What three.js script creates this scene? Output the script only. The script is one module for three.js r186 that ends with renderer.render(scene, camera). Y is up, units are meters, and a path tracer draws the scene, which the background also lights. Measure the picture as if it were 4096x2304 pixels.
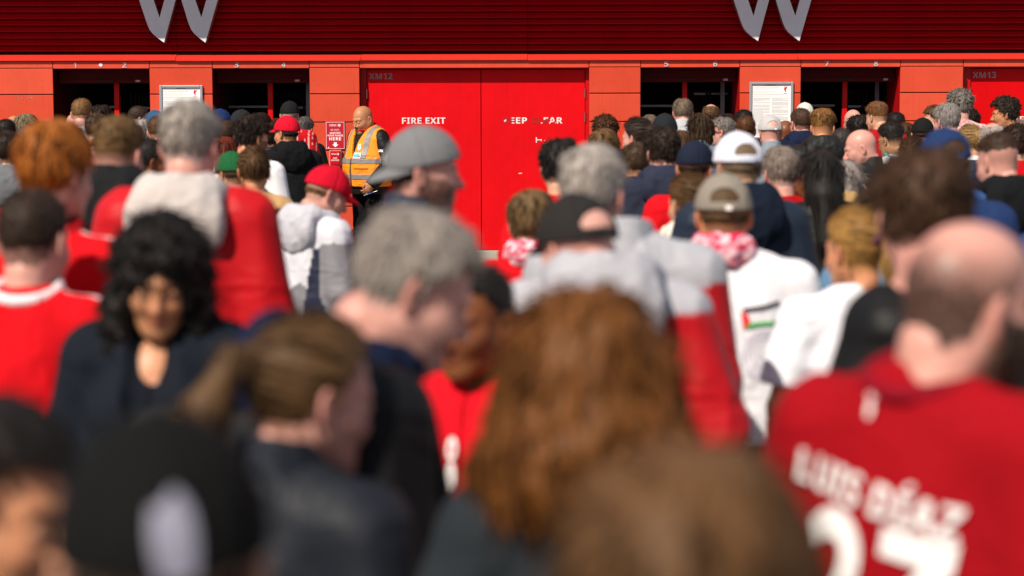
import * as THREE from 'three';
import { mergeGeometries } from 'three/addons/utils/BufferGeometryUtils.js';
import { RoundedBoxGeometry } from 'three/addons/geometries/RoundedBoxGeometry.js';

// ---------------------------------------------------------------- camera, sky, sun, exposure
const W = 1024, H = 576, F = 2000, EYE = 1.915, DIST = 21.3;
const scene = new THREE.Scene();
const camera = new THREE.PerspectiveCamera(2 * Math.atan(H / 2 / F) * 180 / Math.PI, W / H, 0.1, 2000);
camera.position.set(0, EYE, DIST);
camera.rotation.order = 'YXZ';
camera.rotation.set(-Math.atan((288 - 89) / F), 0, -0.0022);
camera.focus = 20.6;
camera.userData.fStop = 2.2;
camera.updateMatrixWorld(true);

const renderer = new THREE.WebGLRenderer({ antialias: true });
renderer.setSize(W, H);
renderer.toneMapping = THREE.LinearToneMapping;
renderer.toneMappingExposure = 1.22;
renderer.shadowMap.enabled = true;
renderer.shadowMap.type = THREE.PCFSoftShadowMap;

const SKY = 0.55;
const SUN = new THREE.Vector3(-0.55, 1.0, 0.85).normalize();
// a bright summer sky: pale blue, hazy at the horizon, broken white cloud
const skyTex = (() => {
  const w = 256, h = 128, d = new Float32Array(w * h * 4), hash = (a, b, c) => { const s = Math.sin(a * 127.1 + b * 311.7 + c * 74.7) * 43758.5453; return s - Math.floor(s); };
  const vn = (x, y, z) => { const i = Math.floor(x), j = Math.floor(y), k = Math.floor(z), f = [x - i, y - j, z - k].map((t) => t * t * (3 - 2 * t)); let s = 0; for (let e = 0; e < 8; e++) s += hash(i + (e & 1), j + ((e >> 1) & 1), k + (e >> 2)) * ((e & 1) ? f[0] : 1 - f[0]) * (((e >> 1) & 1) ? f[1] : 1 - f[1]) * ((e >> 2) ? f[2] : 1 - f[2]); return s; };
  for (let j = 0; j < h; j++) for (let i = 0; i < w; i++) {
    const el = (j + 0.5) / h * Math.PI - Math.PI / 2, az = (i + 0.5) / w * 2 * Math.PI, y = Math.sin(el), x = Math.cos(el) * Math.cos(az), z = Math.cos(el) * Math.sin(az), k = (j * w + i) * 4;
    const up = Math.max(y, 0), hz = Math.pow(1 - up, 3);
    const c = [0.27 + 0.42 * hz, 0.39 + 0.37 * hz, 0.62 + 0.22 * hz];
    const q = 3 / (0.35 + up), n = vn(x * q, 4, z * q) * 0.55 + vn(x * q * 2.2, 9, z * q * 2.2) * 0.3 + vn(x * q * 4.7, 2, z * q * 4.7) * 0.15, cl = Math.min(Math.max((n - 0.42) / 0.2, 0), 1);
    for (let e = 0; e < 3; e++) d[k + e] = (c[e] + ([1.0, 0.99, 0.97][e] - c[e]) * cl * 0.85) * SKY;
    d[k + 3] = 1;
  }
  const t = new THREE.DataTexture(d, w, h, THREE.RGBAFormat, THREE.FloatType);
  t.mapping = THREE.EquirectangularReflectionMapping; t.magFilter = t.minFilter = THREE.LinearFilter; t.wrapS = THREE.RepeatWrapping; t.needsUpdate = true;
  return t;
})();
scene.background = skyTex;
scene.environment = skyTex;

const sun = new THREE.DirectionalLight(0xfff2e0, 5.0);
sun.position.copy(SUN).multiplyScalar(40).add(new THREE.Vector3(0, 0, 8));
sun.target.position.set(0, 0, 8);
sun.castShadow = true;
sun.shadow.mapSize.set(4096, 4096);
Object.assign(sun.shadow.camera, { left: -16, right: 16, top: 16, bottom: -16, near: 1, far: 90 });
sun.shadow.radius = 1;
scene.add(sun, sun.target);

// ---------------------------------------------------------------- small tools
let seed = 7;
const rnd = () => { seed = (seed + 0x6D2B79F5) | 0; let t = Math.imul(seed ^ (seed >>> 15), 1 | seed); t = (t + Math.imul(t ^ (t >>> 7), 61 | t)) ^ t; return ((t ^ (t >>> 14)) >>> 0) / 4294967296; };
const rr = (a, b) => a + (b - a) * rnd();
const clamp = (x, a, b) => x < a ? a : x > b ? b : x, mix = (a, b, t) => a + (b - a) * t;
const sstep = (a, b, x) => { const t = clamp((x - a) / (b - a), 0, 1); return t * t * (3 - 2 * t); };
const V = (x, y, z) => new THREE.Vector3(x, y, z);
const col = (h) => new THREE.Color(h);
const used = {};
const numbered = (n) => { const k = used[n] = (used[n] ?? -1) + 1; return k ? `${n}_${String(k).padStart(3, '0')}` : n; };
// a pixel of the 1024 x 576 frame to a point: on the plane z = const, or at a depth along the view axis
function ray(px, py) { return V((px - W / 2) / F, -(py - H / 2) / F, -1).applyQuaternion(camera.quaternion); }
function onZ(px, py, z) { const d = ray(px, py); return d.multiplyScalar((z - DIST) / d.z).add(camera.position); }
function atScale(px, py, s) { return ray(px, py).multiplyScalar(F / s).add(camera.position); }
const wx = (px, z = 0) => onZ(px, 170, z).x, wy = (py, z = 0) => onZ(512, py, z).y;

function mesh(name, geo, mat, parent) {
  const m = new THREE.Mesh(geo, mat);
  m.name = parent && parent !== scene ? name : numbered(name);
  m.castShadow = m.receiveShadow = true;
  (parent ?? scene).add(m);
  return m;
}
function thing(name, label, category, group) {
  const g = new THREE.Group();
  g.name = numbered(name);
  g.userData = { label, category };
  if (group) g.userData.group = group;
  scene.add(g);
  return g;
}
const sub = (name, parent) => { const g = new THREE.Group(); g.name = name; parent.add(g); return g; };

// value noise
const PERM = new Uint8Array(512); { const a = [...Array(256).keys()]; for (let i = 255; i > 0; i--) { const j = Math.floor(rnd() * (i + 1)); [a[i], a[j]] = [a[j], a[i]]; } for (let i = 0; i < 512; i++) PERM[i] = a[i & 255]; }
function noise(x, y, z) {
  const xi = Math.floor(x), yi = Math.floor(y), zi = Math.floor(z);
  let fx = x - xi, fy = y - yi, fz = z - zi;
  fx = fx * fx * (3 - 2 * fx); fy = fy * fy * (3 - 2 * fy); fz = fz * fz * (3 - 2 * fz);
  const X = xi & 255, Y = yi & 255, Z = zi & 255, X1 = (X + 1) & 255, Y1 = (Y + 1) & 255, Z1 = (Z + 1) & 255;
  const a = PERM[X] , b = PERM[X1];
  const aa = PERM[a + Y], ab = PERM[a + Y1], ba = PERM[b + Y], bb = PERM[b + Y1];
  const l = (p, q, t) => p + (q - p) * t;
  return l(l(l(PERM[aa + Z], PERM[ba + Z], fx), l(PERM[ab + Z], PERM[bb + Z], fx), fy), l(l(PERM[aa + Z1], PERM[ba + Z1], fx), l(PERM[ab + Z1], PERM[bb + Z1], fx), fy), fz) / 255;
}
const fbm = (x, y, z) => (noise(x, y, z) * 0.55 + noise(x * 2.1 + 5, y * 2.1, z * 2.1) * 0.3 + noise(x * 4.3, y * 4.3 + 9, z * 4.3) * 0.15);

// textures
function dataTex(n, fn, srgb, repeat) {
  const d = new Uint8Array(n * n * 4);
  for (let j = 0; j < n; j++) for (let i = 0; i < n; i++) { const c = fn(i / n, j / n), k = (j * n + i) * 4; for (let q = 0; q < 3; q++) d[k + q] = clamp(c[q] * 255, 0, 255); d[k + 3] = 255; }
  const t = new THREE.DataTexture(d, n, n);
  t.wrapS = t.wrapT = THREE.RepeatWrapping; t.magFilter = THREE.LinearFilter; t.minFilter = THREE.LinearMipmapLinearFilter; t.generateMipmaps = true;
  if (srgb) t.colorSpace = THREE.SRGBColorSpace;
  if (repeat) t.repeat.set(repeat[0], repeat[1]);
  t.needsUpdate = true;
  return t;
}
// noise that tiles with period n in u and v
const tile = (u, v, f, s) => { const w = (x) => ((x % f) + f) % f, x = u * f, y = v * f; const xi = Math.floor(x), yi = Math.floor(y); let fx = x - xi, fy = y - yi; fx = fx * fx * (3 - 2 * fx); fy = fy * fy * (3 - 2 * fy); const h = (a, b) => PERM[(PERM[(w(a) + s * 17) & 255] + w(b)) & 511] / 255; return mix(mix(h(xi, yi), h(xi + 1, yi), fx), mix(h(xi, yi + 1), h(xi + 1, yi + 1), fx), fy); };
function canvasTex(w, h, draw) {
  const c = document.createElement('canvas'); c.width = w; c.height = h;
  const g = c.getContext('2d'); draw(g, w, h);
  const t = new THREE.CanvasTexture(c); t.colorSpace = THREE.SRGBColorSpace; t.anisotropy = 4;
  return t;
}
const printMat = (tex, rough = 0.5) => new THREE.MeshStandardMaterial({ map: tex, roughness: rough, transparent: true });

// ---------------------------------------------------------------- signed distances and their meshes
const cap = (x, y, z, a, b, ra, rb) => { const bx = b[0] - a[0], by = b[1] - a[1], bz = b[2] - a[2], px = x - a[0], py = y - a[1], pz = z - a[2]; const t = clamp((px * bx + py * by + pz * bz) / (bx * bx + by * by + bz * bz + 1e-12), 0, 1); const dx = px - bx * t, dy = py - by * t, dz = pz - bz * t; return Math.sqrt(dx * dx + dy * dy + dz * dz) - (ra + (rb - ra) * t); };
const ell = (x, y, z, c, r) => { const px = (x - c[0]) / r[0], py = (y - c[1]) / r[1], pz = (z - c[2]) / r[2]; const k0 = Math.sqrt(px * px + py * py + pz * pz); if (k0 < 1e-4) return -Math.min(r[0], r[1], r[2]); const qx = px / r[0], qy = py / r[1], qz = pz / r[2]; return k0 * (k0 - 1) / Math.sqrt(qx * qx + qy * qy + qz * qz); };
const smin = (a, b, k) => { const h = Math.max(k - Math.abs(a - b), 0) / k; return Math.min(a, b) - h * h * k * 0.25; };
const smax = (a, b, k) => -smin(-a, -b, k);

function polygonize(f, box, c, newton = true) {
  const [x0, y0, z0, x1, y1, z1] = box, B = 5;
  const nx = Math.ceil((x1 - x0) / c / B) * B + 1, ny = Math.ceil((y1 - y0) / c / B) * B + 1, nz = Math.ceil((z1 - z0) / c / B) * B + 1;
  const fld = new Float32Array(nx * ny * nz).fill(1e3), id = (i, j, k) => i + nx * (j + ny * k);
  const reach = B * c * 0.87 * 1.6, act = [];
  for (let k = 0; k < nz - 1; k += B) for (let j = 0; j < ny - 1; j += B) for (let i = 0; i < nx - 1; i += B) {
    const d = f(x0 + (i + B / 2) * c, y0 + (j + B / 2) * c, z0 + (k + B / 2) * c);
    if (Math.abs(d) > reach) { if (d < 0) for (let r = 0; r <= B; r++) for (let q = 0; q <= B; q++) for (let p = 0; p <= B; p++) { const n = id(i + p, j + q, k + r); if (fld[n] === 1e3) fld[n] = -1e3; } continue; }
    act.push([i, j, k]);
    for (let r = 0; r <= B; r++) for (let q = 0; q <= B; q++) for (let p = 0; p <= B; p++) { const n = id(i + p, j + q, k + r); if (Math.abs(fld[n]) === 1e3) { const e = f(x0 + (i + p) * c, y0 + (j + q) * c, z0 + (k + r) * c); fld[n] = e === 0 ? 1e-7 : e; } }
  }
  const vid = new Map(), pos = [], idx = [];
  for (const [bi, bj, bk] of act) for (let r = 0; r < B; r++) for (let q = 0; q < B; q++) for (let p = 0; p < B; p++) {
    const i = bi + p, j = bj + q, k = bk + r;
    let m = 0, n = 0, sx = 0, sy = 0, sz = 0;
    const v = [];
    for (let e = 0; e < 8; e++) { const w = fld[id(i + (e & 1), j + ((e >> 1) & 1), k + (e >> 2))]; v.push(w); if (w < 0) m |= 1 << e; }
    if (m === 0 || m === 255) continue;
    for (let e = 0; e < 8; e++) for (let ax = 0; ax < 3; ax++) { const o = e | (1 << ax); if (o === e) continue; if ((v[e] < 0) === (v[o] < 0)) continue; const t = clamp(v[e] / (v[e] - v[o]), 0, 1); sx += (e & 1) + (ax === 0 ? t : 0); sy += ((e >> 1) & 1) + (ax === 1 ? t : 0); sz += (e >> 2) + (ax === 2 ? t : 0); n++; }
    vid.set(id(i, j, k), pos.length / 3);
    pos.push(x0 + (i + sx / n) * c, y0 + (j + sy / n) * c, z0 + (k + sz / n) * c);
  }
  const quad = (a, b, d, e, flip) => { if (a === undefined || b === undefined || d === undefined || e === undefined) return; if (flip) idx.push(a, d, b, a, e, d); else idx.push(a, b, d, a, d, e); };
  for (const [bi, bj, bk] of act) for (let r = 0; r < B; r++) for (let q = 0; q < B; q++) for (let p = 0; p < B; p++) {
    const i = bi + p, j = bj + q, k = bk + r, s = fld[id(i, j, k)] < 0;
    if (i < nx - 1 && j > 0 && k > 0 && s !== (fld[id(i + 1, j, k)] < 0)) quad(vid.get(id(i, j - 1, k - 1)), vid.get(id(i, j, k - 1)), vid.get(id(i, j, k)), vid.get(id(i, j - 1, k)), !s);
    if (j < ny - 1 && i > 0 && k > 0 && s !== (fld[id(i, j + 1, k)] < 0)) quad(vid.get(id(i - 1, j, k - 1)), vid.get(id(i - 1, j, k)), vid.get(id(i, j, k)), vid.get(id(i, j, k - 1)), !s);
    if (k < nz - 1 && i > 0 && j > 0 && s !== (fld[id(i, j, k + 1)] < 0)) quad(vid.get(id(i - 1, j - 1, k)), vid.get(id(i, j - 1, k)), vid.get(id(i, j, k)), vid.get(id(i - 1, j, k)), !s);
  }
  const P = new Float32Array(pos), N = new Float32Array(pos.length), h = c * 0.35;
  for (let i = 0; i < P.length; i += 3) {
    let x = P[i], y = P[i + 1], z = P[i + 2], gx, gy, gz, l;
    const grad = () => { gx = f(x + h, y, z) - f(x - h, y, z); gy = f(x, y + h, z) - f(x, y - h, z); gz = f(x, y, z + h) - f(x, y, z - h); l = Math.sqrt(gx * gx + gy * gy + gz * gz) || 1; };
    grad();
    if (newton) { const d = clamp(f(x, y, z) * 2 * h / l, -c * 0.5, c * 0.5); x -= gx / l * d; y -= gy / l * d; z -= gz / l * d; P[i] = x; P[i + 1] = y; P[i + 2] = z; }
    N[i] = gx / l; N[i + 1] = gy / l; N[i + 2] = gz / l;
  }
  const g = new THREE.BufferGeometry();
  g.setAttribute('position', new THREE.BufferAttribute(P, 3));
  g.setAttribute('normal', new THREE.BufferAttribute(N, 3));
  g.setIndex(idx);
  return g;
}
function paint(geo, fn) {           // a copy of geo that shares all but its colours
  const g = new THREE.BufferGeometry();
  for (const k of Object.keys(geo.attributes)) if (k !== 'color') g.setAttribute(k, geo.attributes[k]);
  if (geo.index) g.setIndex(geo.index);
  const p = geo.attributes.position, n = geo.attributes.normal, c = new Float32Array(p.count * 3), o = new THREE.Color();
  for (let i = 0; i < p.count; i++) { fn(o, p.getX(i), p.getY(i), p.getZ(i), n.getZ(i), i); c[i * 3] = o.r; c[i * 3 + 1] = o.g; c[i * 3 + 2] = o.b; }
  g.setAttribute('color', new THREE.BufferAttribute(c, 3));
  return g;
}
function garmentUV(g) { const p = g.attributes.position, u = new Float32Array(p.count * 2); for (let i = 0; i < p.count; i++) { u[i * 2] = Math.atan2(p.getX(i), p.getZ(i)) * 0.3; u[i * 2 + 1] = p.getY(i) * 1.6; } g.setAttribute('uv', new THREE.BufferAttribute(u, 2)); return g; }

// ---------------------------------------------------------------- the red stadium front
const grime = dataTex(512, (u, v) => { const a = tile(u, v, 6, 1) * 0.5 + tile(u, v, 23, 2) * 0.3 + tile(u, v, 90, 3) * 0.2, s = tile(u, 0.3, 40, 4); const k = 0.9 + 0.1 * a + 0.05 * (s - 0.5) * tile(u, v, 5, 6); return [k, k, k]; }, false);
const fine = dataTex(256, (u, v) => { const a = tile(u, v, 64, 5) * 0.6 + tile(u, v, 128, 7) * 0.4; return [a, a, a]; }, false);
const roughT = dataTex(256, (u, v) => { const a = 0.75 + 0.25 * (tile(u, v, 7, 8) * 0.6 + tile(u, v, 40, 9) * 0.4); return [a, a, a]; }, false);
const worn = dataTex(512, (u, v) => { const p = tile(u, v, 4, 61) * 0.5 + tile(u, v, 11, 62) * 0.3 + tile(u, v, 37, 63) * 0.2, st = tile(u, 0.5, 70, 64) * tile(u, v, 3, 65), chip = tile(u, v, 60, 66) > 0.93 && tile(u, v, 9, 67) > 0.55 ? -0.2 : 0; const k = 0.86 + 0.16 * p - 0.1 * st + chip; return [k, k, k]; }, false);
const dent = dataTex(256, (u, v) => { const a = tile(u, v, 3, 71) * 0.7 + tile(u, v, 8, 72) * 0.3; return [a, a, a]; }, false);
const paintMat = (hex, rough = 0.5, spec = 0.4) => new THREE.MeshPhysicalMaterial({ color: col(hex), roughness: rough, specularIntensity: spec, map: grime, roughnessMap: roughT, bumpMap: fine, bumpScale: 0.0006 });
const M = {
  panel: paintMat('#d04b33'), panelB: paintMat('#d55139'), panelC: paintMat('#cc472f'),
  door: paintMat('#d60d17', 0.5, 0.18), doorB: paintMat('#cd070e', 0.5, 0.18),  louvre: paintMat('#b2060f', 0.5, 0.2), ledge: paintMat('#d83428', 0.38, 0.6),
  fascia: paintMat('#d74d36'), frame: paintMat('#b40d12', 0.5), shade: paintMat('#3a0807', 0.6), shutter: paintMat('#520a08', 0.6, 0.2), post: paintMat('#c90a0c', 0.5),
  back: new THREE.MeshStandardMaterial({ color: col('#2a0706'), roughness: 0.8 }),
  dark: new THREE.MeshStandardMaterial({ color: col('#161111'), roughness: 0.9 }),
  steel: new THREE.MeshStandardMaterial({ color: col('#77767c'), roughness: 0.4, metalness: 0.7 }),
  hinge: new THREE.MeshStandardMaterial({ color: col('#7d4a46'), roughness: 0.5, metalness: 0.4 }),
  letter: new THREE.MeshStandardMaterial({ color: col('#e6e5ee'), roughness: 0.5, bumpMap: fine, bumpScale: 0.001, map: grime }),
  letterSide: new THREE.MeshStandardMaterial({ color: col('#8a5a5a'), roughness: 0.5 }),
  alu: new THREE.MeshStandardMaterial({ color: col('#b9babf'), roughness: 0.35, metalness: 0.6 }),
  concrete: new THREE.MeshStandardMaterial({ color: col('#a39f94'), roughness: 0.9, map: grime, bumpMap: fine, bumpScale: 0.003 }),
};
// boxes whose uv run in metres
function metreUV(g, sx = 1, sy = 1, ox = 0, oy = 0) { const p = g.attributes.position, n = g.attributes.normal, u = new Float32Array(p.count * 2); for (let i = 0; i < p.count; i++) { const ax = Math.abs(n.getX(i)), ay = Math.abs(n.getY(i)); const a = ax > 0.7 ? p.getZ(i) : p.getX(i), b = ay > 0.7 ? p.getZ(i) : p.getY(i); u[i * 2] = a * sx + ox; u[i * 2 + 1] = b * sy + oy; } g.setAttribute('uv', new THREE.BufferAttribute(u, 2)); return g; }
function box(x0, x1, y0, y1, z0, z1, r = 0) {
  const g = r ? new RoundedBoxGeometry(x1 - x0, y1 - y0, z1 - z0, 1, r) : new THREE.BoxGeometry(x1 - x0, y1 - y0, z1 - z0).toNonIndexed();
  metreUV(g, 1, 1, x0 * 1.37 + 3, y0 * 1.7 + 1);
  g.translate((x0 + x1) / 2, (y0 + y1) / 2, (z0 + z1) / 2);
  return g;
}
function profileX(pts, x0, x1) {    // a closed outline (z, y) drawn out along x
  const s = new THREE.Shape(pts.map(([z, y]) => new THREE.Vector2(-z, y)));
  const g = new THREE.ExtrudeGeometry(s, { depth: x1 - x0, bevelEnabled: false });
  g.rotateY(Math.PI / 2); g.translate(x0, 0, 0);
  return metreUV(g, 1, 1, x0, 0);
}
for (const m of [M.door, M.doorB]) { m.map = worn; m.bumpMap = dent; m.bumpScale = 0.006; }
for (const m of [M.louvre, M.panel, M.panelB, M.panelC, M.fascia]) m.map = worn;
const GROUND_KIND = 'structure';
{
  const g = new THREE.PlaneGeometry(400, 400, 1, 1); g.rotateX(-Math.PI / 2);
  const uv = g.attributes.uv; for (let i = 0; i < uv.count; i++) uv.setXY(i, uv.getX(i) * 300, uv.getY(i) * 300);
  const asphalt = new THREE.MeshStandardMaterial({ color: col('#6d6863'), roughness: 0.95, map: grime, bumpMap: fine, bumpScale: 0.004 });
  const m = mesh('ground', g, asphalt); m.userData.kind = GROUND_KIND;
  // flagstones along the foot of the wall, each one a slab
  const pav = new THREE.Group(); pav.name = 'pavement'; pav.userData.kind = GROUND_KIND; scene.add(pav);
  const slab = [0, 1, 2].map((k) => new THREE.MeshStandardMaterial({ color: col(['#8a857d', '#938d84', '#827d77'][k]), roughness: 0.9, map: grime, bumpMap: fine, bumpScale: 0.003 }));
  const sg = box(-0.447, 0.447, 0, 0.03, -0.297, 0.297, 0.006);
  for (let j = 0; j < 3; j++) for (let i = -7; i <= 7; i++) { const s = mesh('paving_slab', sg, slab[Math.floor(rnd() * 3)], pav); s.position.set(i * 0.9 + (j % 2) * 0.45, 0.004, 0.33 + j * 0.6); }
}
const building = thing('stadium_building', 'red panelled stadium front with louvres, fire exit doors and turnstile openings', 'building');
const TOPF = wy(60.3), BOTF = wy(67.1), PLINTH = 0.19;
const rows = [67.1, 93.5, 121.8, 150, 178, 206, 234].map((p) => wy(p)).concat([PLINTH]);
const pil = [[-330, 55.3], [151.3, 214], [310.5, 360.4], [589, 640.3], [739, 799.8], [898.7, 961.4], [1190, 1420]].map(([a, b]) => [wx(a), wx(b)]);
const gaps = [['turnstile', 55.3, 151.3], ['turnstile', 214, 310.5], ['door', 360.4, 589], ['turnstile', 640.3, 739], ['turnstile', 799.8, 898.7], ['door', 961.4, 1190]];
// pillars: a core, panels in front of it
pil.forEach(([a, b], n) => {
  mesh('wall_core', box(a + 0.004, b - 0.004, PLINTH, TOPF, -0.75, -0.03), M.back, building);
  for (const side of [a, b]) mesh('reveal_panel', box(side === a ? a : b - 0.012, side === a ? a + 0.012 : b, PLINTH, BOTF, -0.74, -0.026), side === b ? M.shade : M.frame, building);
  const cols = b - a > 1.2 ? 2 : 1;
  for (let q = 0; q < cols; q++) for (let i = 0; i < rows.length - 1; i++) {
    const x0 = a + (b - a) * q / cols, x1 = a + (b - a) * (q + 1) / cols;
    const m = mesh('wall_panel', box(x0 + 0.002, x1 - 0.002, rows[i + 1] + 0.005, rows[i] - 0.005, -0.025, rr(-0.002, 0.002), 0.005), [M.panel, M.panelB, M.panelC, M.panel][Math.floor(rnd() * 4)], building);
    m.rotation.y = rr(-0.0008, 0.0008);
  }
});
// fascia: one piece over each pillar and opening
const fx = [-330, 55.3, 151.3, 214, 310.5, 360.4, 589, 640.3, 739, 799.8, 898.7, 961.4, 1190, 1420].map((p) => wx(p));
for (let i = 0; i < fx.length - 1; i++) mesh('fascia_panel', box(fx[i] + 0.003, fx[i + 1] - 0.003, BOTF + (i % 2 ? -0.006 : 0.002), TOPF, -0.12, -0.002 + rr(-0.002, 0.002), 0.004), i % 2 ? M.fascia : M.panelB, building);
mesh('lintel', box(fx[0], fx[fx.length - 1], BOTF + 0.01, TOPF + 0.12, -0.75, -0.13), M.back, building);
// ledge
const lx = [-330, 178, 362, 527.6, 796, 1130, 1420].map((p) => wx(p));
const L0 = wy(54.2, -0.06), L1 = wy(57.7), L2 = wy(60.3);
for (let i = 0; i < lx.length - 1; i++) { const m = mesh('ledge_panel', profileX([[-0.13, L0 + 0.004], [-0.06, L0], [0.025, L1 + 0.004], [0.032, L1], [0.032, L2 + 0.003], [0.028, L2], [-0.13, L2]], lx[i] + 0.002, lx[i + 1] - 0.002), M.ledge, building); m.position.y = rr(-0.003, 0.003); m.position.z = rr(-0.002, 0.002); }
// louvres
const LIP = wy(50.3, -0.06), PITCH = 0.0685, OVERHANG = 2.45 + 1.24 * 1.176, louX = [-330, 178, 528, 797, 1420].map((p) => wx(p));
const nBlades = Math.floor((OVERHANG - LIP) / PITCH);
const blade = louX.slice(0, -1).map((a, i) => profileX([[-0.146, 0.098], [-0.14, 0.1], [-0.064, 0.013], [-0.06, 0.009], [-0.06, 0], [-0.067, 0], [-0.072, 0.01]], a + 0.002, louX[i + 1] - 0.002));
for (let k = 0; k < nBlades; k++) blade.forEach((g) => { const m = mesh('louvre_blade', g, M.louvre, building); m.position.y = LIP + k * PITCH; m.position.z = rr(-0.0015, 0.0015); });
mesh('louvre_backing', box(fx[0], fx[fx.length - 1], TOPF + 0.12, OVERHANG, -0.3, -0.15), M.back, building);
mesh('roof_overhang', box(fx[0], fx[fx.length - 1], OVERHANG, OVERHANG + 0.5, -0.3, 1.3), M.louvre, building);
mesh('upper_wall', box(fx[0], fx[fx.length - 1], OVERHANG + 0.5, OVERHANG + 6, -0.8, 0), M.panel, building);
mesh('plinth', box(fx[0], fx[fx.length - 1], 0.012, PLINTH, -0.8, -0.004, 0.006), M.concrete, building);

// lettering
const letters = (text, w, h, color, font, draw) => canvasTex(w, h, (g) => { g.clearRect(0, 0, w, h); g.fillStyle = color; g.font = font; g.textBaseline = 'alphabetic'; if (draw) draw(g); else g.fillText(text, 8, h - 12); });
function decal(name, tex, x0, x1, y0, y1, z, parent, rough) { const g = new THREE.PlaneGeometry(x1 - x0, y1 - y0); g.translate((x0 + x1) / 2, (y0 + y1) / 2, z); const m = mesh(name, g, printMat(tex, rough), parent); m.castShadow = false; return m; }
const fitText = (g, t, x, y, w, h) => { const m = g.measureText(t); const a = m.actualBoundingBoxAscent || h, l = m.actualBoundingBoxLeft || 0, full = (m.actualBoundingBoxRight || m.width) + l; g.save(); g.translate(x, y); g.scale(w / full, h / a); g.fillText(t, l, 0); g.restore(); };
const word = (t, color) => canvasTex(512, 128, (g) => { g.clearRect(0, 0, 512, 128); g.fillStyle = color; g.font = 'bold 100px sans-serif'; fitText(g, t, 6, 122, 500, 116); });

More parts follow.
